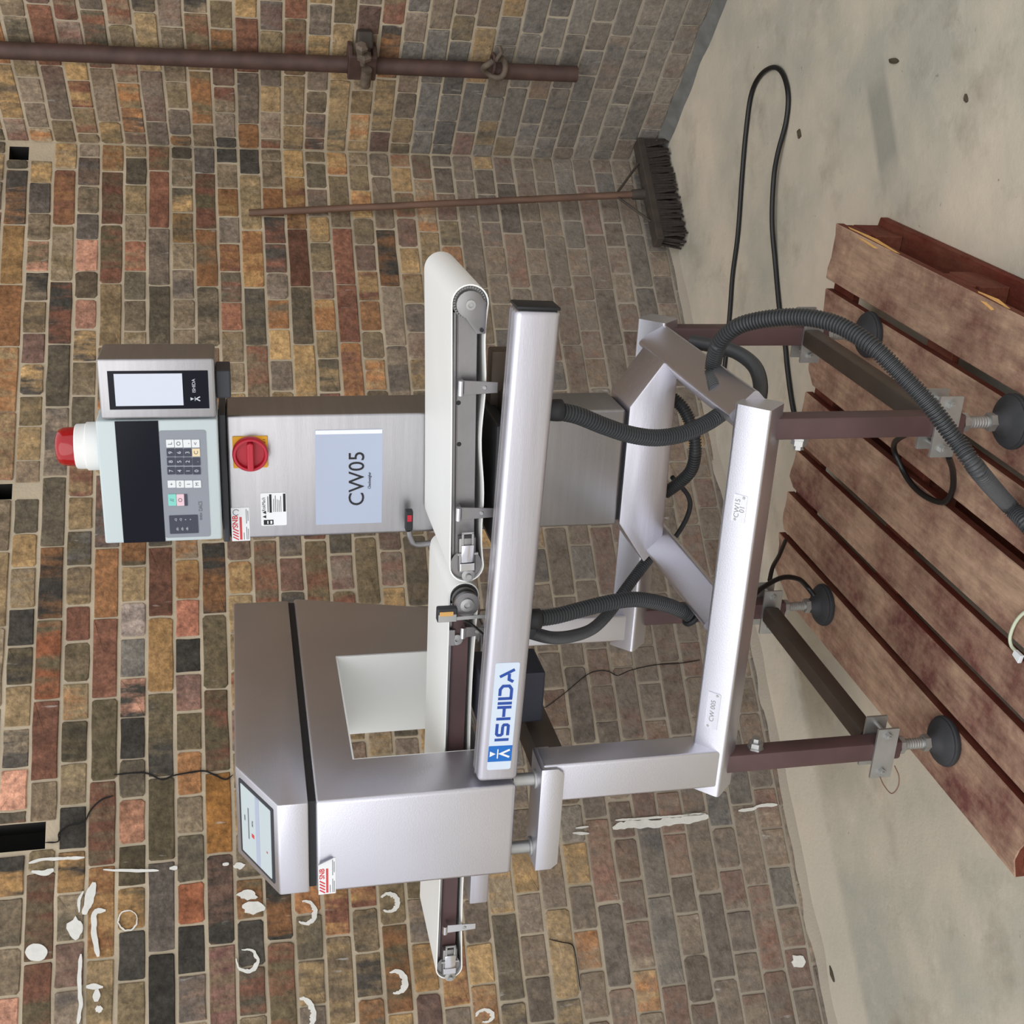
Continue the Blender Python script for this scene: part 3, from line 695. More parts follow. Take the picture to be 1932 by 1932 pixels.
# plinth under the cabinet
CX0, CX1, CY0, CY1, CZ0, CZ1 = -.010, .247, .088, .218, .772, 1.574
MB().poly_prism([(-.008, CY0+.0, .765), (.252, CY0, .765), (.347, CY0, .700), (.33, CY0, .668), (-.055, CY0, .662), (-.102, CY0, .700)], (0, .135, 0), .004).build('plinth', STEELX, CW, 35)
cab = MB().box((CX0, CY0, CZ0), (CX1, CY1, CZ1), .006, 3).build('cabinet', STEEL, CW, 35)
MB().box((CX0+.008, CY0+.01, .7655), (CX1-.008, CY1-.008, CZ0-.0005), .001).build('cabinet_gasket', BLACK, CW)
MB().box((CX0-.004, CY0-.004, CZ1+.0005), (CX1+.004, CY1+.004, CZ1+.0135), .003).build('cabinet_cap', DARKP, CW)
# legs
LEGS = [(.328, -.277, 'f', 'r'), (-.367, -.284, 'f', 'l'), (.355, .285, 'b', 'r'), (-.336, .290, 'b', 'l')]
for (lx, ly, fb, lr) in LEGS:
    h = .021
    leg = MB().box((lx-h, ly-h, .248), (lx+h, ly+h, ZC-.012), .006, 2).build('leg', LEGP, CW, 35)
    s = MB(); s.tube([(lx, ly, .155), (lx, ly, .248)], .0105, 12)
    for k in range(12): s.lathe((lx, ly, .17+k*.0055), (0, 0, 1), [(.0102, 0), (.0118, .0012), (.0118, .0022), (.0102, .0034)], 12)
    s.lathe((lx, ly, .178), (0, 0, 1), [(.018, 0), (.018, .012)], 6); s.lathe((lx, ly, .237), (0, 0, 1), [(.019, 0), (.019, .0105)], 8)
    s.build('levelling_screw', ZINC, leg, 35)
    MB().lathe((lx, ly, ZT+.0005), (0, 0, 1), [(.050, 0), (.053, .004), (.053, .010), (.049, .0125), (.050, .015), (.046, .019), (.030, .024), (.020, .034), (.017, .045)], 32).build('foot_pad', RUBBER, leg, 40)
    sg = -1 if fb == 'f' else 1
    y0 = ly+sg*h
    for dz, yy in ((0, ly-h-.0055), (0, ly+h+.0005)):
        p = plate_front(lx-.058, lx+.058, .267, .314, yy+.005, .005, .002); p.build('clamp_plate', ZINC, leg)
    for bx in (-.042, .042):
        b = MB(); b.tube([(lx+bx, ly-h-.016, .291), (lx+bx, ly+h+.014, .291)], .0042, 10)
        b.lathe((lx+bx, ly-h-.0056, .291), (0, -1, 0), [(.0085, 0), (.0085, .0075)], 6)
        b.build('clamp_bolt', ZINC, leg, 35)
    MB().box((lx-h+.004, ly-h+.004, ZC-.013), (lx+h-.004, ly+h-.004, Z0-.03)).build('leg_spigot', STEELD, leg)
    if fb == 'f':
        b = MB(); s_ = -1 if lr == 'r' else 1
        b.lathe((lx+s_*h, ly, .565), (s_, 0, 0), [(.0165, 0), (.0165, .004), (.0145, .005), (.0145, .015), (.009, .0155), (.009, .024)], 6); b.build('locking_bolt', ZINC, leg, 30)
for lx0, lx1, in ((.328, .355), (-.367, -.336)):
    a = Vector((lx0, -.277+.028, .296)); b = Vector((lx1, .287-.028, .296))
    t = (b-a); n_ = Vector((t.y, -t.x, 0)).normalized()*.019
    MB().poly_prism([a-n_-Vector((0, 0, .019)), a+n_-Vector((0, 0, .019)), a+n_+Vector((0, 0, .019)), a-n_+Vector((0, 0, .019))], t, .005).build('side_brace', BRACE, CW, 35)
# posts and detector brackets
def post(x0, x1, y0, y1, z0, z1): return MB().box((x0, y0, z0), (x1, y1, z1), .006, 3).build('post', BEAD, CW, 35)
post(-.405, -.322, -.322, -.256, ZC-.01, 1.012)
post(-.385, -.315, .250, .318, ZC-.01, 1.012)
def bracket(yf, sg):
    mb = MB(); x0, x1 = -.556, -.325; t = .004
    d = .075*sg
    mb.poly_prism([(x0, yf, 1.0125), (x1, yf, 1.0125), (x1, yf+d, 1.0125), (x0, yf+d, 1.0125)], (0, 0, t), .001)
    mb.poly_prism([(x0, yf-.0035*sg, 1.0165), (x1, yf-.0035*sg, 1.0165), (x1, yf-.0035*sg, .985), (x1-.012, yf-.0035*sg, .972), (x0+.012, yf-.0035*sg, .972), (x0, yf-.0035*sg, .985)], (0, t*sg, 0), .001)
    mb.poly_prism([(x1, yf, 1.0165), (x1, yf+d, 1.0165), (x1, yf+d, .985), (x1, yf, .985)], (-t, 0, 0), .001)
    b = mb.build('detector_bracket', STEELD if sg < 0 else BEAD, CW, 35)
    for px in (-.530, -.372):
        MB().lathe((px, yf+.04*sg, 1.0168), (0, 0, 1), [(.019, 0), (.019, .004), (.0125, .0045), (.0125, .045)], 20).build('mounting_pin', ZINC, b, 40)
bracket(-.327, 1); bracket(.34, -1)
MB().box((-.395, -.25, .955), (-.33, .25, 1.009), .004).build('cross_channel', BRACE, CW, 35)
# front beam, slightly out of level
bl, br = Vector((-.349, -.32, 1.099)), Vector((.548, -.32, 1.073))
bt = (br-bl); ang = math.atan2(bt.z, bt.x)
BM = Matrix.Translation((bl+br)/2) @ Matrix.Rotation(-ang, 4, 'Y')
L2 = bt.length/2
MB().box((-L2, 0, -.038), (L2-.004, .056, .038), .010, 4, BM).build('front_beam', STEELX, CW, 35)
MB().box((L2-.0038, .0015, -.0365), (L2+.0015, .0545, .0365), .002, 2, BM).build('beam_end_cap', BLACK, CW, 35)
MB().box((-L2+.004, .026, .0378), (L2-.006, .029, .0390), 0, 1, BM).build('beam_seam', STEELD, CW)
# carriers linking beam to cabinet, under the weigh conveyor
for x in (.06, .20): MB().box((x-.02, -.24, 1.055), (x+.02, CY0-.0005, 1.085), .004).build('carrier_arm', BRACE, CW, 35)
MB().poly_prism([(.335, -.235, 1.05), (.375, -.235, 1.05), (.30, CY0+.03, 1.05), (.2475, CY0+.03, 1.05)], (0, 0, .035), .003).build('carrier_arm', BRACE, CW, 35)
MB().box((.10, -.225, 1.088), (.32, -.02, 1.112), .004).build('load_cell_tray', BLACK, CW)
MB().box((.265, -.10, 1.045), (.42, -.06, 1.10), .004).build('carrier_arm', BRACE, CW, 35)
p = hy(990, 1232, -.12); q = hy(1004, 1322, -.12)
MB().box((q.x, -.20, q.z-.002), (p.x, -.10, 1.115), .004).build('drive_motor', NAVY, CW)

# brand label on the beam
lab = lambda px, py: hy(px, py, -.3205)
def beam_frame(x):   # local frame on the front face at distance x along the beam centre
    return BM @ Matrix.Translation((x, 0, 0)) @ FRONT
a, b = lab(945, 1251), lab(938, 1452)
xa = ((a-(bl+br)/2).dot(bt.normalized())); xb = ((b-(bl+br)/2).dot(bt.normalized()))
lx, lw = (xa+xb)/2, abs(xa-xb)
BL = beam_frame(lx)
mb = MB(); flatpoly(mb, rrect(lw, .045, .004), BL, .0006); bl_ = mb.build('brand_label', LABELB, CW)
MI = BL @ Matrix.Translation((0, 0, .0008))
mb = MB(); sq = .034*1.0; x0 = -lw/2+.018; flatpoly(mb, [(x0, -.0225), (x0+.034, -.0225), (x0+.034, .0225), (x0, .0225)], MI, .0002); mb.build('logo_square', LOGOB, bl_)
mb = MB(); cx = x0+.017; MJ = MI @ Matrix.Translation((0, 0, .0005))
flatpoly(mb, [(cx-.006, .0195), (cx+.006, .0195), (cx, .0085)], MJ, .0002); flatpoly(mb, [(cx-.010, .0035), (cx+.010, .0035), (cx+.010, .0057), (cx-.010, .0057)], MJ, .0002)
ribbon(mb, [(cx-.008, -.018), (cx, -.001), (cx+.008, -.018)], .004, MJ, .0002); mb.build('logo_mark', LABELW, bl_)
mb = MB(); H = .0265; sw = .0056; g0 = x0+.047; yb = -H/2-.0005
def let(pts, ox): ribbon(mb, [(g0+ox*1.24+p[0]*H*1.12, yb+p[1]*H) for p in pts], sw, MI, .0003)
let([(0, 0), (0, 1)], 0)
let([(.95, .9), (.22, .9), (.12, .8), (.12, .6), (.2, .5), (.75, .5)], .005); let([(.3, .28), (.0, .28)], .0) if False else None
let([(.75, .5), (.86, .42), (.86, .2), (.78, .1), (.1, .1)], .005)
let([(0, 0), (0, 1)], .036); let([(.14, .5), (.72, .5)], .036); let([(.82, 0), (.82, 1)], .036)
let([(0, 0), (0, 1)], .0625)
let([(0, 0), (0, 1)], .0705); let([(.2, .9), (.65, .9), (.88, .72), (.88, .28), (.65, .1), (.0, .1)], .0705)
let([(.0, .04), (.16, .35), (.55, .35)], .0985); let([(.36, 1.0), (.84, .0)], .0985)
mb.build('lettering', INKB, bl_)
# small riveted plates on the front rail (upper front face of the diamond tube)
RM = Matrix(((1, 0, 0, 0), (0, math.sqrt(.5), -math.sqrt(.5), 0), (0, math.sqrt(.5), math.sqrt(.5), 0), (0, 0, 0, 1)))
def rail_plate(px, py, w, txt):
    P = hy(px, py, -.305); M_ = Matrix.Translation((P.x, -.28-HD/2, ZC+HD/2)) @ RM @ Matrix.Translation((0, 0, .0002))
    mb = MB(); flatpoly(mb, rrect(w, .026, .002), M_, .0016); o = mb.build('data_plate', BEAD, CW)
    mb = MB(); yy = .004 if len(txt) > 1 else 0
    for i, t in enumerate(txt): add_text(mb, t, .0135, M_ @ Matrix.Translation((0, yy-i*.0095, .0017)), depth=.0003)
    mb.build('lettering', STEELD, o)
    for sx_ in (-1, 1): MB().lathe(M_ @ Vector((sx_*(w/2-.004), -.006*sx_, .0014)), RM.to_3x3() @ Vector((0, 0, 1)), [(.0028, 0), (.0024, .0012)], 10).build('rivet', ZINC, o)
rail_plate(1386, 960, .052, ['CW15', '01']); rail_plate(1334, 1342, .078, ['CW 005'])
# isolator switch
y = CY0
c = hy(472, 852, y)
iso = plate_front(c.x-.032, c.x+.032, c.z-.033, c.z+.033, y-.0002, .004, .002).build('isolator_switch', YELLOW, CW)
MB().lathe((c.x, y-.0043, c.z), (0, -1, 0), [(.033, 0), (.034, .004), (.034, .016), (.032, .019), (.028, .019), (.026, .010)], 36).build('dial', RED, iso, 40)
MB().poly_prism([(c.x-.030, y-.0143, c.z-.006), (c.x+.024, y-.0143, c.z-.006), (c.x+.027, y-.0143, c.z), (c.x+.024, y-.0143, c.z+.006), (c.x-.030, y-.0143, c.z+.006)], (0, -.018, 0), .002).build('handle', RED, iso)
mb = MB(); add_text(mb, '0 I', .008, at_front(c.x+.022, y-.0044, c.z-.027), depth=.0002); mb.build('lettering', INK, iso)
# CW05 paper sign
A, B = hy(596, 990, y), hy(722, 809, y)
sg = plate_front(A.x, B.x, B.z, A.z, y-.0002, .0008, .001).build('paper_sign', PAPERB, CW)
MB().box((B.x-.009, y-.0013, B.z+.001), (B.x-.001, y-.0009, A.z-.001)).build('white_edge', LABELW, sg)
C1 = hy(674, 903, y); mb = MB(); add_text(mb, 'CW05', .0445, at_front(C1.x, y-.0012, C1.z), xscale=.96); mb.build('lettering', INK, sg)
C1 = hy(697, 906, y); mb = MB(); add_text(mb, 'Checkweigher', .0085, at_front(C1.x, y-.0012, C1.z), xscale=.72); mb.build('small_lettering', INK, sg)
# labels
def snb(parent, A, B, y, curl=False):
    """hire-firm sticker between corner A (upper left) and B (lower right)"""
    x0, x1, z1, z0 = A.x, B.x, A.z, B.z; w, h = x1-x0, z1-z0
    if curl:
        o = MB().poly_prism([(x0, y, z0), (x1, y, z0), (x1, y, z0+h*.12), (x1-.012, y, z1), (x0, y, z1)], (0, -.0005, 0)).build('hire_sticker', LABELW, parent)
        MB().poly_prism([(x1, y-.0006, z0+h*.12), (x1-.012, y-.0006, z1), (x1-.009, y-.006, z1+.0005), (x1+.002, y-.006, z0+h*.3)], (.0, -.0004, .0)).build('curled_corner', KEYG, o)
    else: o = plate_front(x0, x1, z0, z1, y, .0005, .0008).build('hire_sticker', LABELW, parent)
    M_ = at_front(x0, y-.0006, z0); mb = MB()
    for i in range(4): ribbon(mb, [(w*(.04+.085*i), h*.62), (w*(.13+.085*i), h*.93)], w*.035, M_, .0002)
    add_text(mb, 'SNB', h*.42, M_ @ Matrix.Translation((w*.58, h*.78, 0)), depth=.0002, bold=.0003)
    ribbon(mb, [(w*.04, h*.49), (w*.72, h*.49)], h*.13, M_, .0002); mb.build('red_print', INKR, o)
    mb = MB()
    if not curl:
        ribbon(mb, [(w*(.86+.085*math.sin(t)*(1 if t < 5.6 else .8)), h*(.72-.17*math.cos(t))) for t in [i*.5 for i in range(1, 12)]], h*.035, M_, .0002)
    for zz, l0, l1 in ((.32, .04, .25), (.17, .04, .42), (.08, .04, .36), (.17, .52, .95), (.08, .6, .9)): ribbon(mb, [(w*l0, h*zz), (w*l1, h*zz)], h*.035, M_, .0002)
    mb.build('grey_print', INKG, o)
snb(CW, hy(438, 1021, y-.0002), hy(470, 957, y-.0002), y-.0002)
A, B = hy(493, 992, y), hy(540, 929, y); w, h = B.x-A.x, A.z-B.z
rk = plate_front(A.x, B.x, B.z, A.z, y-.0002, .0006, .003).build('safety_label', LABELW, CW)
M_ = at_front(A.x, y-.0009, B.z); mb = MB()
add_text(mb, 'RiskMach', h*.19, M_ @ Matrix.Translation((w*.66, h*.88, 0)), depth=.0002, xscale=.82)
for i in (0, 1): flatpoly(mb, [(w*(.23+.13*i), h*.80), (w*(.33+.13*i), h*.80), (w*(.28+.13*i), h*.94)], M_, .0002)
flatpoly(mb, [(w*.03, h*.52), (w*.18, h*.52), (w*.18, h*.9), (w*.03, h*.9)], M_, .0002)
for zz, l0, l1, t in ((.72, .42, .9, .03), (.62, .40, .96, .09), (.50, .42, .82, .02), (.43, .42, .92, .02), (.36, .42, .8, .02), (.29, .42, .78, .02), (.22, .42, .9, .02), (.08, .42, .97, .10)): ribbon(mb, [(w*l0, h*zz), (w*l1, h*zz)], h*t, M_, .0002)
mb.build('black_print', INK, rk)
mb = MB(); M2 = M_ @ Matrix.Translation((0, 0, .0003)); flatpoly(mb, [(w*.06, h*.57), (w*.15, h*.57), (w*.15, h*.64), (w*.06, h*.64)], M2, .0001); flatpoly(mb, [(w*.06, h*.72), (w*.15, h*.72), (w*.15, h*.76), (w*.06, h*.76)], M2, .0001); mb.build('white_print', LABELW, rk)

# ---- operator panel
PY0 = .040
A, B = hy(195, 1030, PY0), hy(411, 790, PY0)
x0, x1, z0, z1 = A.x+.004, B.x-.001, CZ1+.0145, A.z-.004
opp = MB().box((x0, PY0, z0), (x1, .165, z1), .004, 3).build('operator_panel', PANELG, CW, 35)
def onp(px, py, yy=PY0): return hy(px, py, yy)
A, B = onp(231, 1030), onp(298, 792)
MB().box((x0+.0008, PY0-.0012, B.z), (x1-.0008, PY0-.0002, onp(222, 900).z-.002)).build('display_window', WINDOW, opp)
A, B = onp(312, 1018), onp(389, 811)
kp = plate_front(A.x+.004, B.x, B.z+.001, A.z-.0005, PY0-.0002, .0012, .004).build('keypad', KEYG, CW)
KY = PY0-.0015
def key(px0, py0, px1, py1, mt, sym=None, ink=None, size=.009, nm='key'):
    a, b = onp(px0, py0, KY), onp(px1, py1, KY); xx0, xx1 = sorted((a.x, b.x)); zz0, zz1 = sorted((a.z, b.z))
    mb = plate_front(xx0, xx1, zz0, zz1, KY, .0012, .0012); o = mb.build(nm, mt, kp)
    return (xx0+xx1)/2, (zz0+zz1)/2
glyphs = {INKL: MB(), INKG: MB()}
def gl(c, s, ink, size=.0105): add_text(glyphs[ink], s, size, at_front(c[0], KY-.0014, c[1]), depth=.0002)
xs = [(315, 329), (331, 345), (347, 361), (363, 377)]
colsy = [(895, 881), (878, 863), (861, 846)]
nums = [['7', '8', '9'], ['4', '5', '6'], ['1', '2', '3'], ['0', '.', 'C']]
for r_ in range(4):
    for c_ in range(3):
        dx = -1 + .0*c_
        beige = (r_ == 3 and c_ == 2)
        cc = key(xs[r_][0]+1.2-c_*.6, colsy[c_][0], xs[r_][1]+1.2-c_*.6, colsy[c_][1], KEYB if beige else KEYD); gl(cc, nums[r_][c_], INKG if beige else INKL)
    cc = key(xs[r_][0]-1, 844, xs[r_][1]-1, 829, KEYW); gl(cc, ['L', 'O', ',', '<'][r_], INKG)
    cc = key(xs[r_][0]+2, 920, xs[r_][1]+2, 906, KEYW); gl(cc, ['+', '<>', 'I', 'M'][r_], INKG, .009)
cc = key(318, 954, 332, 932, KEYT); gl(cc, '//', INKG); cc = key(334, 954, 347, 932, KEYP); gl(cc, 'O', INKG)
key(348, 954, 353, 932, KEYD)
cc = key(321, 1007, 373, 971, KEYD, nm='status_panel')
for i in range(3): add_text(glyphs[INKL], '-III-', .006, at_front(cc[0]-.009, KY-.0014, cc[1]+.012-i*.009), depth=.0002)
for i in range(4): add_text(glyphs[INKL], ['-O', '-O', '+', '+'][i], .006, at_front(cc[0]+.010, KY-.0014, cc[1]+.014-i*.009), depth=.0002)
glyphs[INKL].build('pale_symbols', INKL, kp)
c = onp(379, 965, KY); add_text(glyphs[INKG], 'ISHIDA', .0062, at_front(c.x-.010, KY-.0002, c.z), depth=.0002, xscale=.8); add_text(glyphs[INKG], 'DACS', .010, at_front(c.x+.011, KY-.0002, c.z), depth=.0002, xscale=.8)
glyphs[INKG].build('grey_symbols', INKG, kp)
# ---- screen unit beside it
A, B = hy(184, 787, PY0), hy(408, 676, PY0)
sx0, sx1 = x1+.004, hy(300, 676, PY0).x
SZ0, SZ1 = z0+.001, hy(186, 730, PY0).z
scu = MB().box((sx0, PY0-.004, SZ0), (sx1, .150, SZ1), .005, 3).build('screen_unit', STEEL, CW, 35)
A, B = hy(200, 770, PY0-.005), hy(394, 696, PY0-.005)
MB().box((sx0+.019, PY0-.0052, SZ0+.012), (sx1-.022, PY0-.0042, SZ1-.017)).build('screen_surround', WINDOW, scu)
MB().box((sx0+.026, PY0-.0062, SZ0+.058), (sx1-.027, PY0-.0053, SZ1-.028)).build('screen', SCREEN, scu)
mb = MB(); cx = (sx0+sx1)/2; add_text(mb, 'ISHIDA', .0085, at_front(cx+.006, PY0-.0054, SZ0+.038), depth=.0002)
MJ = at_front(cx-.019, PY0-.0054, SZ0+.036); ribbon(mb, [(-.004, -.008), (0, -.001), (.004, -.008)], .002, MJ, .0002); flatpoly(mb, [(-.003, .009), (.003, .009), (0, .003)], MJ, .0002); ribbon(mb, [(-.004, .001), (.004, .001)], .001, MJ, .0002)
mb.build('lettering', INKL, scu)
MB().box((sx0+.03, PY0+.02, CZ1-.012), (sx1-.03, .13, SZ0-.0005), .003).build('screen_bracket', DARKP, CW)
# ---- beacon
P = hy(150, 842, .10); bx = P.x; by = .10
bc = MB().lathe((bx, by, z1), (0, 0, 1), [(.044, 0), (.046, .004), (.046, .024), (.043, .026), (.0425, .043), (.040, .045)], 32).build('beacon', WHITEP, CW, 35)
MB().lathe((bx, by, z1+.0452), (0, 0, 1), [(.037, 0), (.0372, .003), (.0362, .020), (.033, .029), (.025, .034), (.010, .0365)], 32).build('red_dome', REDL, bc, 50)
# ---- photo eye beside the belts, on a bent rod
P = hy(772, 978, .062)
pe = MB().box((P.x-.025, .055, P.z-.007), (P.x+.018, .072, P.z+.008), .002).build('photo_eye', BLACK, CW)
MB().box((P.x-.004, .0540, P.z-.004), (P.x+.010, .0548, P.z+.005)).build('red_lens', RED, pe)
q = hy(790, 1020, .07); MB().tube(spline([(P.x-.028, .066, P.z), (P.x-.045, .068, P.z-.004), (q.x-.008, .07, q.z+.004), (q.x-.006, .07, 1.15), (q.x-.006, .05, 1.07)], 8), .0065, 10).build('bent_rod', STEELD, pe, 40)

# ------------------------------------------------------------------ CONVEYORS
def conveyor(root, x0, x1, zl, zr, y0, y1, th, framec, nsag):
    """flat belt loop between x0 and x1, belt top zl..zr"""
    R = th/2; top = lambda x: zl+(zr-zl)*(x-x0)/(x1-x0); xa, xb = x0+R, x1-R
    path = []
    for i in range(21):
        x = xa+(xb-xa)*i/20; path.append((x, top(x)-.0012*math.sin(math.pi*i/20)))
    for i in range(1, 13):
        a = math.pi/2-math.pi*i/13; path.append((xb+R*math.cos(a), top(xb)-R+R*math.sin(a)))
    for i in range(25):
        t = i/24; x = xb-(xb-xa)*t; path.append((x, top(x)-th+.006*math.sin(math.pi*t)+.0025*math.sin(nsag*math.pi*t)))
    for i in range(1, 13):
        a = -math.pi/2-math.pi*i/13; path.append((xa+R*math.cos(a), top(xa)-R+R*math.sin(a)))
    mb = MB(); bm = mb.bm; n = len(path); cx, cz = (x0+x1)/2, (zl+zr)/2-R; q = []
    inner = []
    for i, p in enumerate(path):
        a, b = Vector(path[i-1]), Vector(path[(i+1) % n]); t = (b-a).normalized(); inner.append((p[0]-.0022*(-t.y)*-1*-1, p[1]-.0022*t.x) if False else (p[0]+t.y*.0025, p[1]-t.x*.0025))
    ring_ = []
    for p, i_ in zip(path, inner):
        ring_.append([bm.verts.new((p[0], y0, p[1])), bm.verts.new((p[0], y1, p[1])), bm.verts.new((i_[0], y1, i_[1])), bm.verts.new((i_[0], y0, i_[1]))])
    for i in range(n):
        a, b = ring_[i], ring_[(i+1) % n]
        for k in range(4): bm.faces.new((a[k], b[k], b[(k+1) % 4], a[(k+1) % 4]))
    mb.build('belt', BELT, root, 50)
    tl = math.atan2(zr-zl, x1-x0)
    MT = Matrix.Translation((cx, 0, cz)) @ Matrix.Rotation(-tl, 4, 'Y'); hlx = (x1-x0)/2
    mb = MB()
    mb.box((-hlx+.03, y0+.012, -R*.48), (hlx-.045, y0+.016, R*.60), .001, 1, MT)
    mb.box((-hlx+.03, y0+.012, R*.50), (hlx-.045, y0+.030, R*.62), .001, 1, MT); mb.build('side_frame', framec, root)
    MB().box((-hlx+.03, y1-.016, -R*.48), (hlx-.045, y1-.012, R*.60), .001, 1, MT).build('side_frame', framec, root)
    MB().box((-hlx+.04, y0+.0165, R*.62), (hlx-.05, y1-.0165, R*.78), .0005, 1, MT).build('slider_bed', STEELD, root)
    for xx in (hlx-R, -hlx+R):
        a = MT @ Vector((xx, y0+.008, 0)); b = MT @ Vector((xx, y1-.008, 0)); pl = MB()
        pl.tube([a, b], R-.0035, 28)
        if xx > 0:
            for k in range(36):
                t = 2*math.pi*k/36; pl.tube([a+Vector((math.cos(t)*(R-.006), -.0045, math.sin(t)*(R-.006))), a+Vector((math.cos(t)*(R-.006), .004, math.sin(t)*(R-.006)))], .0018, 5)
        pl.build('pulley', STEELD, root, 40)
    return MT, hlx, R
C1R = empty('conveyor', MO, YM, 'right hand weigh conveyor with short white belt in front of the grey cabinet', 'conveyor', 'belt conveyors')
MT, hl1, R1 = conveyor(C1R, .022, .566, 1.186, 1.2, -.222, .080, .064, STEELD, 5)
def cover_plate(root, MT, hlx, R, y0, name='bearing_plate'):
    P = []
    for i in range(15):
        a = math.radians(200-220*i/14); P.append((math.cos(a)*R*.74, math.sin(a)*R*.74))
    P += [(R*.70, -R*.30), (-R*.2, -R*1.15+R*.25), (-R*1.0, -R*.62)]
    P = []
    for i in range(13):
        a = math.radians(-70+230*i/12); P.append((math.cos(a)*R*.74, math.sin(a)*R*.74))
    P += [(-R*1.55, -R*.35), (-R*1.55, -R*.82), (R*.1, -R*.86)]
    M_ = MT @ Matrix.Translation((hlx-R*1.05, y0+.002, 0))
    mb = MB(); mb.poly_prism([M_ @ Vector((p[0], 0, p[1])) for p in P], MT.to_3x3() @ Vector((0, -.006, 0)), .0008)
    o = mb.build(name, STEELD, root, 35)
    MB().lathe(M_ @ Vector((0, -.0061, 0)), (0, -1, 0), [(.0085, 0), (.0085, .003), (.0045, .0032), (.004, .001)], 18).build('hub_screw', ZINC, o, 40)
    MB().lathe(M_ @ Vector((-R*1.35, -.0061, -R*.62)), (0, -1, 0), [(.0035, 0), (.0035, .0015)], 12).build('hub_screw', BLACK, o, 40)
cover_plate(C1R, MT, hl1, R1, -.222)
def hole(root, MT, x, z, y, r=.0042): MB().lathe(MT @ Vector((x, y+.0119, z)), (0, -1, 0), [(r, 0), (r*.8, .0006)], 14).build('frame_hole', BLACK, root)
for px, py in ((865, 760), (866, 838)):
    P = MT.inverted() @ hy(px, py, -.21); hole(C1R, MT, P.x, P.z, -.222)
def latch(root, px, py, y, zt, zb, w=.02, mt=STEELD):
    """spring clip: strap from the side frame down to the beam, with a rolled hook at the top"""
    x = hy(px, py, y).x; mb = MB()
    mb.poly_prism([(x-w/2, y-.004, zt), (x+w/2, y-.004, zt), (x+w*.36, y-.004, zb), (x-w*.36, y-.004, zb)], (0, -.0025, 0), .0006)
    mb.poly_prism([(x-w/2, y-.0065, zt), (x+w/2, y-.0065, zt), (x+w/2, y+.012, zt), (x-w/2, y+.012, zt)], (0, 0, -.002), .0005)
    o = mb.build('spring_clip', mt, root)
    MB().tube([(x-w/2, y-.007, zt+.003), (x+w/2, y-.007, zt+.003)], .0055, 12).build('rolled_hook', CHROME, o, 40)
    MB().lathe((x, y-.0066, zb+(zt-zb)*.38), (0, -1, 0), [(.0042, 0), (.003, .0018)], 12).build('clip_rivet', ZINC, o, 40)
latch(C1R, 880, 730, -.224, 1.176, 1.115, .026); latch(C1R, 870, 967, -.224, 1.172, 1.110, .024)
def toggle(root, MT, xl, y0, sgn=-1):
    """over-centre catch at the loose end of the conveyor"""
    M_ = MT @ Matrix.Translation((xl, y0, 0)); B = lambda a, b, bev=.001: (a, b, bev)
    mb = MB(); mb.box((-.034, -.004, -.0155), (.034, .013, .0155), .002, 2, M_); o = mb.build('toggle_catch', STEELD, root, 35)
    MB().box((-.012, -.009, -.012), (.022, -.0042, .012), .0015, 2, M_).build('lever', CHROME, o, 35)
    k = MB()
    for z in (-.009, .009): k.box((.022, -.0075, z-.002), (.046, -.0045, z+.002), .0005, 1, M_)
    k.box((.043, -.0075, -.011), (.047, -.0045, .011), .0005, 1, M_); k.build('wire_loop', ZINC, o)
    MB().tube([M_ @ Vector((.004, -.006, -.019)), M_ @ Vector((.004, -.006, .019))], .0026, 10).build('pivot_pin', ZINC, o)
    MB().box((-.030, -.0075, -.014), (-.014, -.0042, .014), .002, 2, M_).build('strike_plate', CHROME, o)
    MB().lathe(M_ @ Vector((-.040, -.001, -.002)), MT.to_3x3() @ Vector((0, -1, 0)), [(.012, 0), (.012, .003), (.0055, .004), (.005, .010)], 18).build('shaft_end', ZINC, o, 40)
toggle(C1R, MT, -hl1+.055, -.224)
C2R = empty('conveyor', MO, YM, 'long infeed conveyor with white belt running through the metal detector', 'conveyor', 'belt conveyors')
MT2, hl2, R2_ = conveyor(C2R, -.955, -.004, 1.176, 1.176, -.170, .070, .058, LEGP, 3)
# drive drum with dark belt at the right hand end of the infeed conveyor
P0 = MT2 @ Vector((hl2-R2_*1.1, -.172, 0))
dd = MB().lathe(P0, (0, -1, 0), [(.024, 0), (.024, .008), (.021, .008), (.021, .020), (.024, .020), (.024, .028)], 28).build('drive_drum', STEELD, C2R, 35)
MB().lathe(P0+Vector((0, -.0082, 0)), (0, -1, 0), [(.0222, 0), (.0222, .0115)], 28).build('timing_belt', BLACK, dd, 40)
MB().lathe(P0+Vector((0, -.0282, 0)), (0, -1, 0), [(.013, 0), (.013, .003), (.006, .004), (.005, .001)], 20).build('drum_screw', ZINC, dd, 40)
q = hy(862, 1207, -.162); MB().lathe((q.x, -.1575, q.z), (0, -1, 0), [(.011, 0), (.011, .006), (.004, .0065), (.004, .003)], 20).build('frame_screw', ZINC, C2R, 40)
MB().box((q.x-.012, -.164, q.z+.004), (q.x+.022, -.158, q.z+.018), .001).build('frame_gusset', STEELD, C2R)
P = hy(862, 1158, -.205)
ps = empty('photo_sensor', m2w((P.x, -.20, 1.100)), YM, 'small grey photo sensor with amber strip between the two white belts', 'sensor')
MB().box((-.014, -.012, .066), (.014, .006, .104), .003).build('sensor_body', RUBBER, ps)
MB().box((-.012, -.0135, .068), (.003, -.0121, .102), .001).build('sensor_face', ZINC, ps); MB().box((.0, -.0142, .074), (.009, -.0122, .100), .001).build('amber_strip', AMBER, ps)
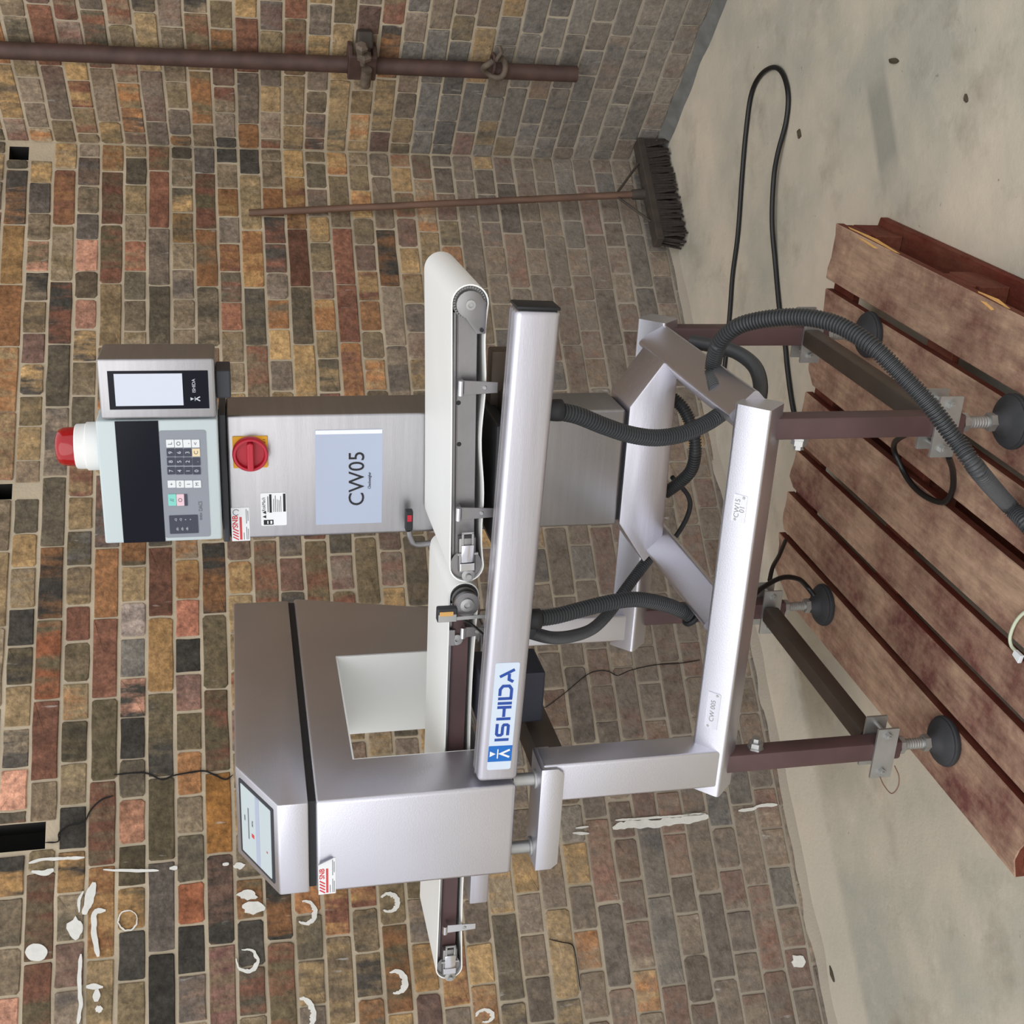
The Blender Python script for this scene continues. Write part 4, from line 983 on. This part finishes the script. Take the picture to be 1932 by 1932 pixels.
MB().poly_prism([(-.010, -.0125, .07), (-.003, -.0125, .07), (-.001, -.0125, .014), (-.008, -.0125, .014)], (0, .002, 0)).build('sensor_arm', ZINC, ps)
MB().tube(spline([(-.008, -.004, .066), (-.022, -.004, .04), (-.050, -.004, .010)], 8), .0022, 8).build('sensor_lead', CABLE, ps, 50)
latch(C2R, 880, 1190, -.172, 1.145, 1.105, .022)
latch(C2R, 865, 1747, -.172, 1.158, 1.095, .020, CHROME)
toggle(C2R, MT2, -hl2+.05, -.172)
MB().box((-.765, -.165, 1.068), (-.36, -.10, 1.108), .004).build('support_rail', STEELX, C2R, 35)

# ------------------------------------------------------------------ METAL DETECTOR
MD = empty('metal_detector', m2w((-.465, .1, 1.06)), YM, 'stainless steel metal detector head with a square tunnel over the infeed conveyor', 'metal detector')
OX, OY, OZ = -.465, .1, 1.06
def dl(x, y, z): return (x-OX, y-OY, z-OZ)
DX0, DX1, DY0, DY1 = -.568, -.362, -.318, .515
AY0, AY1, AZ0, AZ1 = -.190, .222, 1.098, 1.358
def dprism(poly, x0, x1, bev=.004): return MB().poly_prism([dl(x0, p[0], p[1]) for p in poly], (x1-x0, 0, 0), bev)
body = MB(); bm = bmesh.new()
outer = [(DY0, 1.061), (DY1-.085, 1.061), (DY1+.012, 1.436), (DY0, 1.436)]; inn = [(AY0, AZ0), (AY1, AZ0), (AY1, AZ1), (AY0, AZ1)]
vs = {}
for xi, x in ((0, DX0), (1, DX1)):
    for nm, pl in (('o', outer), ('i', inn)):
        for k, p in enumerate(pl): vs[(xi, nm, k)] = bm.verts.new(dl(x, *p))
for k in range(4):
    j = (k+1) % 4
    bm.faces.new((vs[(0, 'o', k)], vs[(1, 'o', k)], vs[(1, 'o', j)], vs[(0, 'o', j)])); bm.faces.new((vs[(0, 'i', k)], vs[(0, 'i', j)], vs[(1, 'i', j)], vs[(1, 'i', k)]))
    for xi in (0, 1): bm.faces.new((vs[(xi, 'o', k)], vs[(xi, 'o', j)], vs[(xi, 'i', j)], vs[(xi, 'i', k)]))
bmesh.ops.recalc_face_normals(bm, faces=bm.faces)
oe = [e_ for e_ in bm.edges if all(any(v is vs[(xi, 'o', k)] for xi in (0, 1) for k in range(4)) for v in e_.verts)]
bmesh.ops.bevel(bm, geom=oe, offset=.008, segments=3, affect='EDGES', profile=.5)
body.merge(bm); body.build('detector_body', BEAD, MD, 35)
t = .004
MB().box(dl(DX0+.001, AY1-t, AZ0+.0005), dl(DX1-.001, AY1-.0005, AZ1-.0005)).build('tunnel_liner', WHITEP, MD)
MB().box(dl(DX0+.001, AY0+.0005, AZ0+.0005), dl(DX1-.001, AY0+t, AZ1-.0005)).build('tunnel_liner', WHITEP, MD)
MB().box(dl(DX0+.001, AY0+t, AZ1-t), dl(DX1-.001, AY1-t, AZ1-.0005)).build('tunnel_liner', WHITEP, MD)
MB().box(dl(DX0+.001, AY0+t, AZ0+.0005), dl(DX1-.001, AY1-t, AZ0+t)).build('tunnel_liner', WHITEP, MD)
MB().box(dl(DX0+.010, DY0+.010, 1.4355), dl(DX1-.004, DY1-.006, 1.4495), .001).build('rubber_gasket', BLACK, MD)
hp = [(DY0, 1.449), (DY1, 1.449), (DY1, 1.579), (-.180, 1.579), (DY0, 1.504)]
dprism(hp, DX0+.004, DX1, .004).build('control_head', BEAD, MD, 35)
# sloping control panel
a0 = Vector(dl(0, DY0, 1.504)); a1 = Vector(dl(0, -.180, 1.579)); sl = (a1-a0).length; ey_ = (a1-a0).normalized(); ez_ = Vector((1, 0, 0)).cross(ey_)
SLM = Matrix(((1, 0, 0, (DX0+DX1)/2+.002-OX), (0, ey_.y, ez_.y, (a0.y+a1.y)/2), (0, ey_.z, ez_.z, (a0.z+a1.z)/2), (0, 0, 0, 1)))
mb = MB(); pw_, ph_ = .168, sl*.80; flatpoly(mb, rrect(pw_, ph_, .003), SLM @ Matrix.Translation((0, 0, .0003)), .0012); cp_ = mb.build('control_panel', DARKP, MD)
mb = MB(); flatpoly(mb, rrect(pw_-.014, ph_-.016, .002), SLM @ Matrix.Translation((0, 0, .0017)), .0006); mb.build('panel_overlay', PANELG, cp_)
SM2 = SLM @ Matrix.Translation((0, 0, .0026)); mb = MB()
ribbon(mb, [(-.035, ph_*.22), (.035, ph_*.22)], .003, SM2, .0002); ribbon(mb, [(0, ph_*.33), (.012, ph_*.33)], .003, SM2, .0002); add_text(mb, 'METAL', .006, SM2 @ Matrix.Translation((.008, ph_*.10, 0)), depth=.0002, xscale=.8); mb.build('dark_print', INKG, cp_)
mb = MB(); flatpoly(mb, [(-.024, ph_*.06), (-.016, ph_*.06), (-.016, ph_*.13), (-.024, ph_*.13)], SM2, .0002); add_text(mb, 'iii', .007, SM2 @ Matrix.Translation((-.025, -ph_*.32, 0)), depth=.0002); mb.build('red_print', INKR, cp_)
mb = MB(); ribbon(mb, [(-.076, -ph_*.05), (.076, -ph_*.05)], .014, SM2, .0001); mb.build('grey_band', PAPERB, cp_)
A, B = hy(601, 1688, DY0-.0005), hy(633, 1618, DY0-.0005)
A = Vector(dl(*A)); B = Vector(dl(*B)); snb(MD, A, B, DY0-.0005-OY, True)

# ------------------------------------------------------------------ CONDUITS AND CABLES
def conduit(P, r, label, mt=HOSE, name='conduit', cat='conduit', ribs=True, pitch=.0062):
    P = [m2w(p) for p in P]; c = P[0].copy(); P = [p-c for p in P]
    o = (ribbed(P, r, pitch) if ribs else MB().tube(spline(P, 12), r, 10)).build(name, mt, None, 60)
    o.location = c; o['label'] = label; o['category'] = cat
    if cat == 'conduit': o['group'] = 'conduits of the machine'
    if cat == 'cable': o['group'] = 'thin cables of the machine'
    return o
def path(lst): return [hy(*p) for p in lst]
gA = hz(1353, 738, ZC+HD*.5)
conduit(path([(1049, 775, -.285), (1090, 784, -.275), (1140, 804, -.26), (1190, 820, -.24), (1240, 826, -.215), (1290, 818, -.19), (1330, 800, -.16), (1350, 788, -.14), (1375, 770, -.10)]), .0155, 'ribbed black conduit hanging from the right part of the front beam across the cabinet foot')
e_ = hz(1940, 992, ZT+.022); f_ = hz(1985, 1050, ZT+.016)
conduit([gA] + path([(1345, 700, -.07), (1356, 650, -.10), (1388, 618, -.13), (1432, 604, -.16), (1490, 598, -.20), (1542, 602, -.24), (1592, 618, -.28), (1648, 655, -.33), (1700, 706, -.37), (1752, 762, -.41), (1802, 828, -.44), (1850, 893, -.47)]) + [hz(1898, 948, ZT+.04), e_, f_], .0158, 'ribbed grey conduit arching over the right side brace down to the front of the pallet')
conduit([hy(1305, 645, .12)] + path([(1345, 652, .08), (1390, 665, .04), (1424, 692, .0), (1435, 730, -.04), (1428, 765, -.08), (1405, 790, -.10)]), .0150, 'short black conduit loop hanging behind the right frame rail', ribs=False)
conduit(path([(1262, 745, .16), (1290, 772, .13), (1308, 815, .10), (1312, 850, .09), (1305, 885, .10), (1285, 908, .12), (1255, 930, .15)]), .0135, 'black conduit looping below the middle of the steel plinth', pitch=.0058)
gB = hz(1303, 1162, ZC+HD*.5)
for g_ in (gA, gB): MB().lathe(g_+Vector((-.004, 0, -.004)), (1, 0, 1), [(.0225, 0), (.0225, .004), (.019, .007), (.0165, .007)], 20).build('cable_gland', BLACK, CW, 40)
for g_ in (hy(1048, 774, -.285), hy(1008, 1168, -.275)): MB().lathe(g_, (0, 0, -1), [(.017, -.02), (.019, .0), (.019, .010), (.0175, .012)], 16).build('cable_gland', BLACK, CW, 40)
conduit(path([(1008, 1168, -.275), (1050, 1162, -.26), (1100, 1149, -.24), (1150, 1137, -.22), (1200, 1131, -.195), (1250, 1139, -.165), (1285, 1152, -.145)]) + [gB], .0150, 'ribbed black conduit from the middle of the front beam into the left frame rail')
conduit(path([(1000, 1193, -.25), (1040, 1203, -.2), (1080, 1200, -.12), (1118, 1186, -.04), (1150, 1155, .02), (1178, 1115, .06), (1210, 1072, .10), (1235, 1040, .15)]), .0125, 'black conduit curving down behind the plinth on its left side', pitch=.0055)
conduit(path([(1268, 900, .20), (1298, 935, .21), (1300, 965, .215), (1280, 1005, .215), (1250, 1040, .22)]), .0055, 'thin grey cable drooping behind the left end of the plinth', RUBBER, 'cable', 'cable', False)
conduit([Vector((.330, -.2525, .40)), Vector((.318, -.246, .30)), hz(1688, 835, ZT+.05), hz(1700, 880, ZT+.012), hz(1722, 916, ZT+.008), hz(1752, 940, ZT+.007), hz(1782, 947, ZT+.007), hz(1797, 925, ZT+.02), hz(1798, 890, ZT+.05), hy(1790, 862, -.24)], .0062, 'thin black cable looped on the pallet by the front right leg', CABLE, 'cable', 'cable', False)
conduit(path([(1335, 1130, .02), (1390, 1138, .10), (1412, 1130, .14), (1440, 1108, .18), (1475, 1090, .21)]) + path([(1505, 1092, .24), (1522, 1106, .262)]) + [hz(1536, 1124, ZT+.06)], .0062, 'black cable arching over to the rear left machine foot', CABLE, 'cable', 'cable', False)
conduit(path([(1452, 1095, .30), (1458, 1070, .34)]) + [hy(1470, 1048, .40), fl(1478, 1030, .0) and hy(1482, 1020, .47)], .0055, 'short black cable end dipping behind the rear edge of the pallet', CABLE, 'cable', 'cable', False)
CF = [(.602, 3.58), (.728, 3.544), (.85, 3.491), (1.02, 3.444), (1.139, 3.406), (1.237, 3.359), (1.272, 3.291), (1.263, 3.2), (1.221, 3.14), (1.151, 3.112), (1.082, 3.131), (1.005, 3.175), (.938, 3.208), (.819, 3.228), (.696, 3.231), (.585, 3.218), (.521, 3.206), (.457, 3.186), (.379, 3.175), (.269, 3.149), (.15, 3.10)]
CF = [(.30, 3.70), (.46, 3.63)] + CF
pts = []
for i, p in enumerate(CF):
    z = .0075
    if 13 <= i <= 15: z = .015
    pts.append(Vector((p[0], p[1], z)))
o = MB().tube(spline(pts, 8), .0072, 10).build('power_cable', CABLE, None, 60); o['label'] = 'long black power cable in a narrow loop on the concrete floor'; o['category'] = 'cable'
# pale cord and plug at the near end of the pallet
P = [hz(*p, ZT+.006) for p in ((1950, 1148), (1932, 1156), (1916, 1174), (1906, 1200), (1908, 1218), (1918, 1230))]
P = [m2w(p) for p in P]; c = P[0].copy()
e = empty('signal_cord', c, 0, 'pale green cord with a white plug end lying on the near pallet boards', 'cord')
MB().tube(spline([p-c for p in P], 8), .0035, 8).build('cord', CORDG, e, 60)
d = (P[-1]-P[-2]).normalized(); n_ = Vector((-d.y, d.x, 0))
MB().poly_prism([P[-1]-c+n_*.006, P[-1]-c+n_*.009+d*.022, P[-1]-c-n_*.009+d*.022, P[-1]-c-n_*.006], (0, 0, .008), .001).build('plug', KEYW, e)
# little wire loop under the front left clamp
P = [hy(*p) for p in ((1660, 1465, -.31), (1668, 1482, -.31), (1682, 1497, -.31), (1694, 1485, -.31), (1696, 1465, -.31), (1688, 1445, -.308))]
conduit(P, .0012, 'thin brown wire loop hanging from the front left leg clamp', WOODH, 'wire_loop', 'wire', False)

# ------------------------------------------------------------------ litter on the floor
def leaf(px, py, l, w, a, label):
    c = fl(px, py, .002); pts = []
    for k in range(10):
        t = 2*math.pi*k/10; r = 1+random.uniform(-.2, .2); x, y_ = l*math.cos(t)*r, w*math.sin(t)*r; pts.append((x*math.cos(a)-y_*math.sin(a), x*math.sin(a)+y_*math.cos(a), 0))
    mb = MB(); bm = mb.bm; ctr_ = bm.verts.new((0, 0, .007)); vs_ = [bm.verts.new((p[0], p[1], .001+.004*random.random())) for p in pts]; b0 = [bm.verts.new((p[0], p[1], -.0015)) for p in pts]
    for k in range(10): j = (k+1) % 10; bm.faces.new((vs_[k], vs_[j], ctr_)); bm.faces.new((vs_[k], b0[k], b0[j], vs_[j]))
    o = mb.build('dead_leaf', LEAF); o['group'] = 'dead leaves on the floor'; o.location = c; o['label'] = label; o['category'] = 'leaf'
leaf(1508, 252, .014, .009, .3, 'crumpled brown leaf on the floor beside the loop of black cable')
leaf(1686, 115, .020, .006, 1.2, 'narrow dark leaf on the floor above the grey scuff mark')
leaf(1570, 1838, .020, .005, .6, 'curved dark leaf on the floor near the left end of the back wall')
leaf(1823, 185, .010, .004, .2, 'tiny dark leaf scrap on the floor nearest the camera')
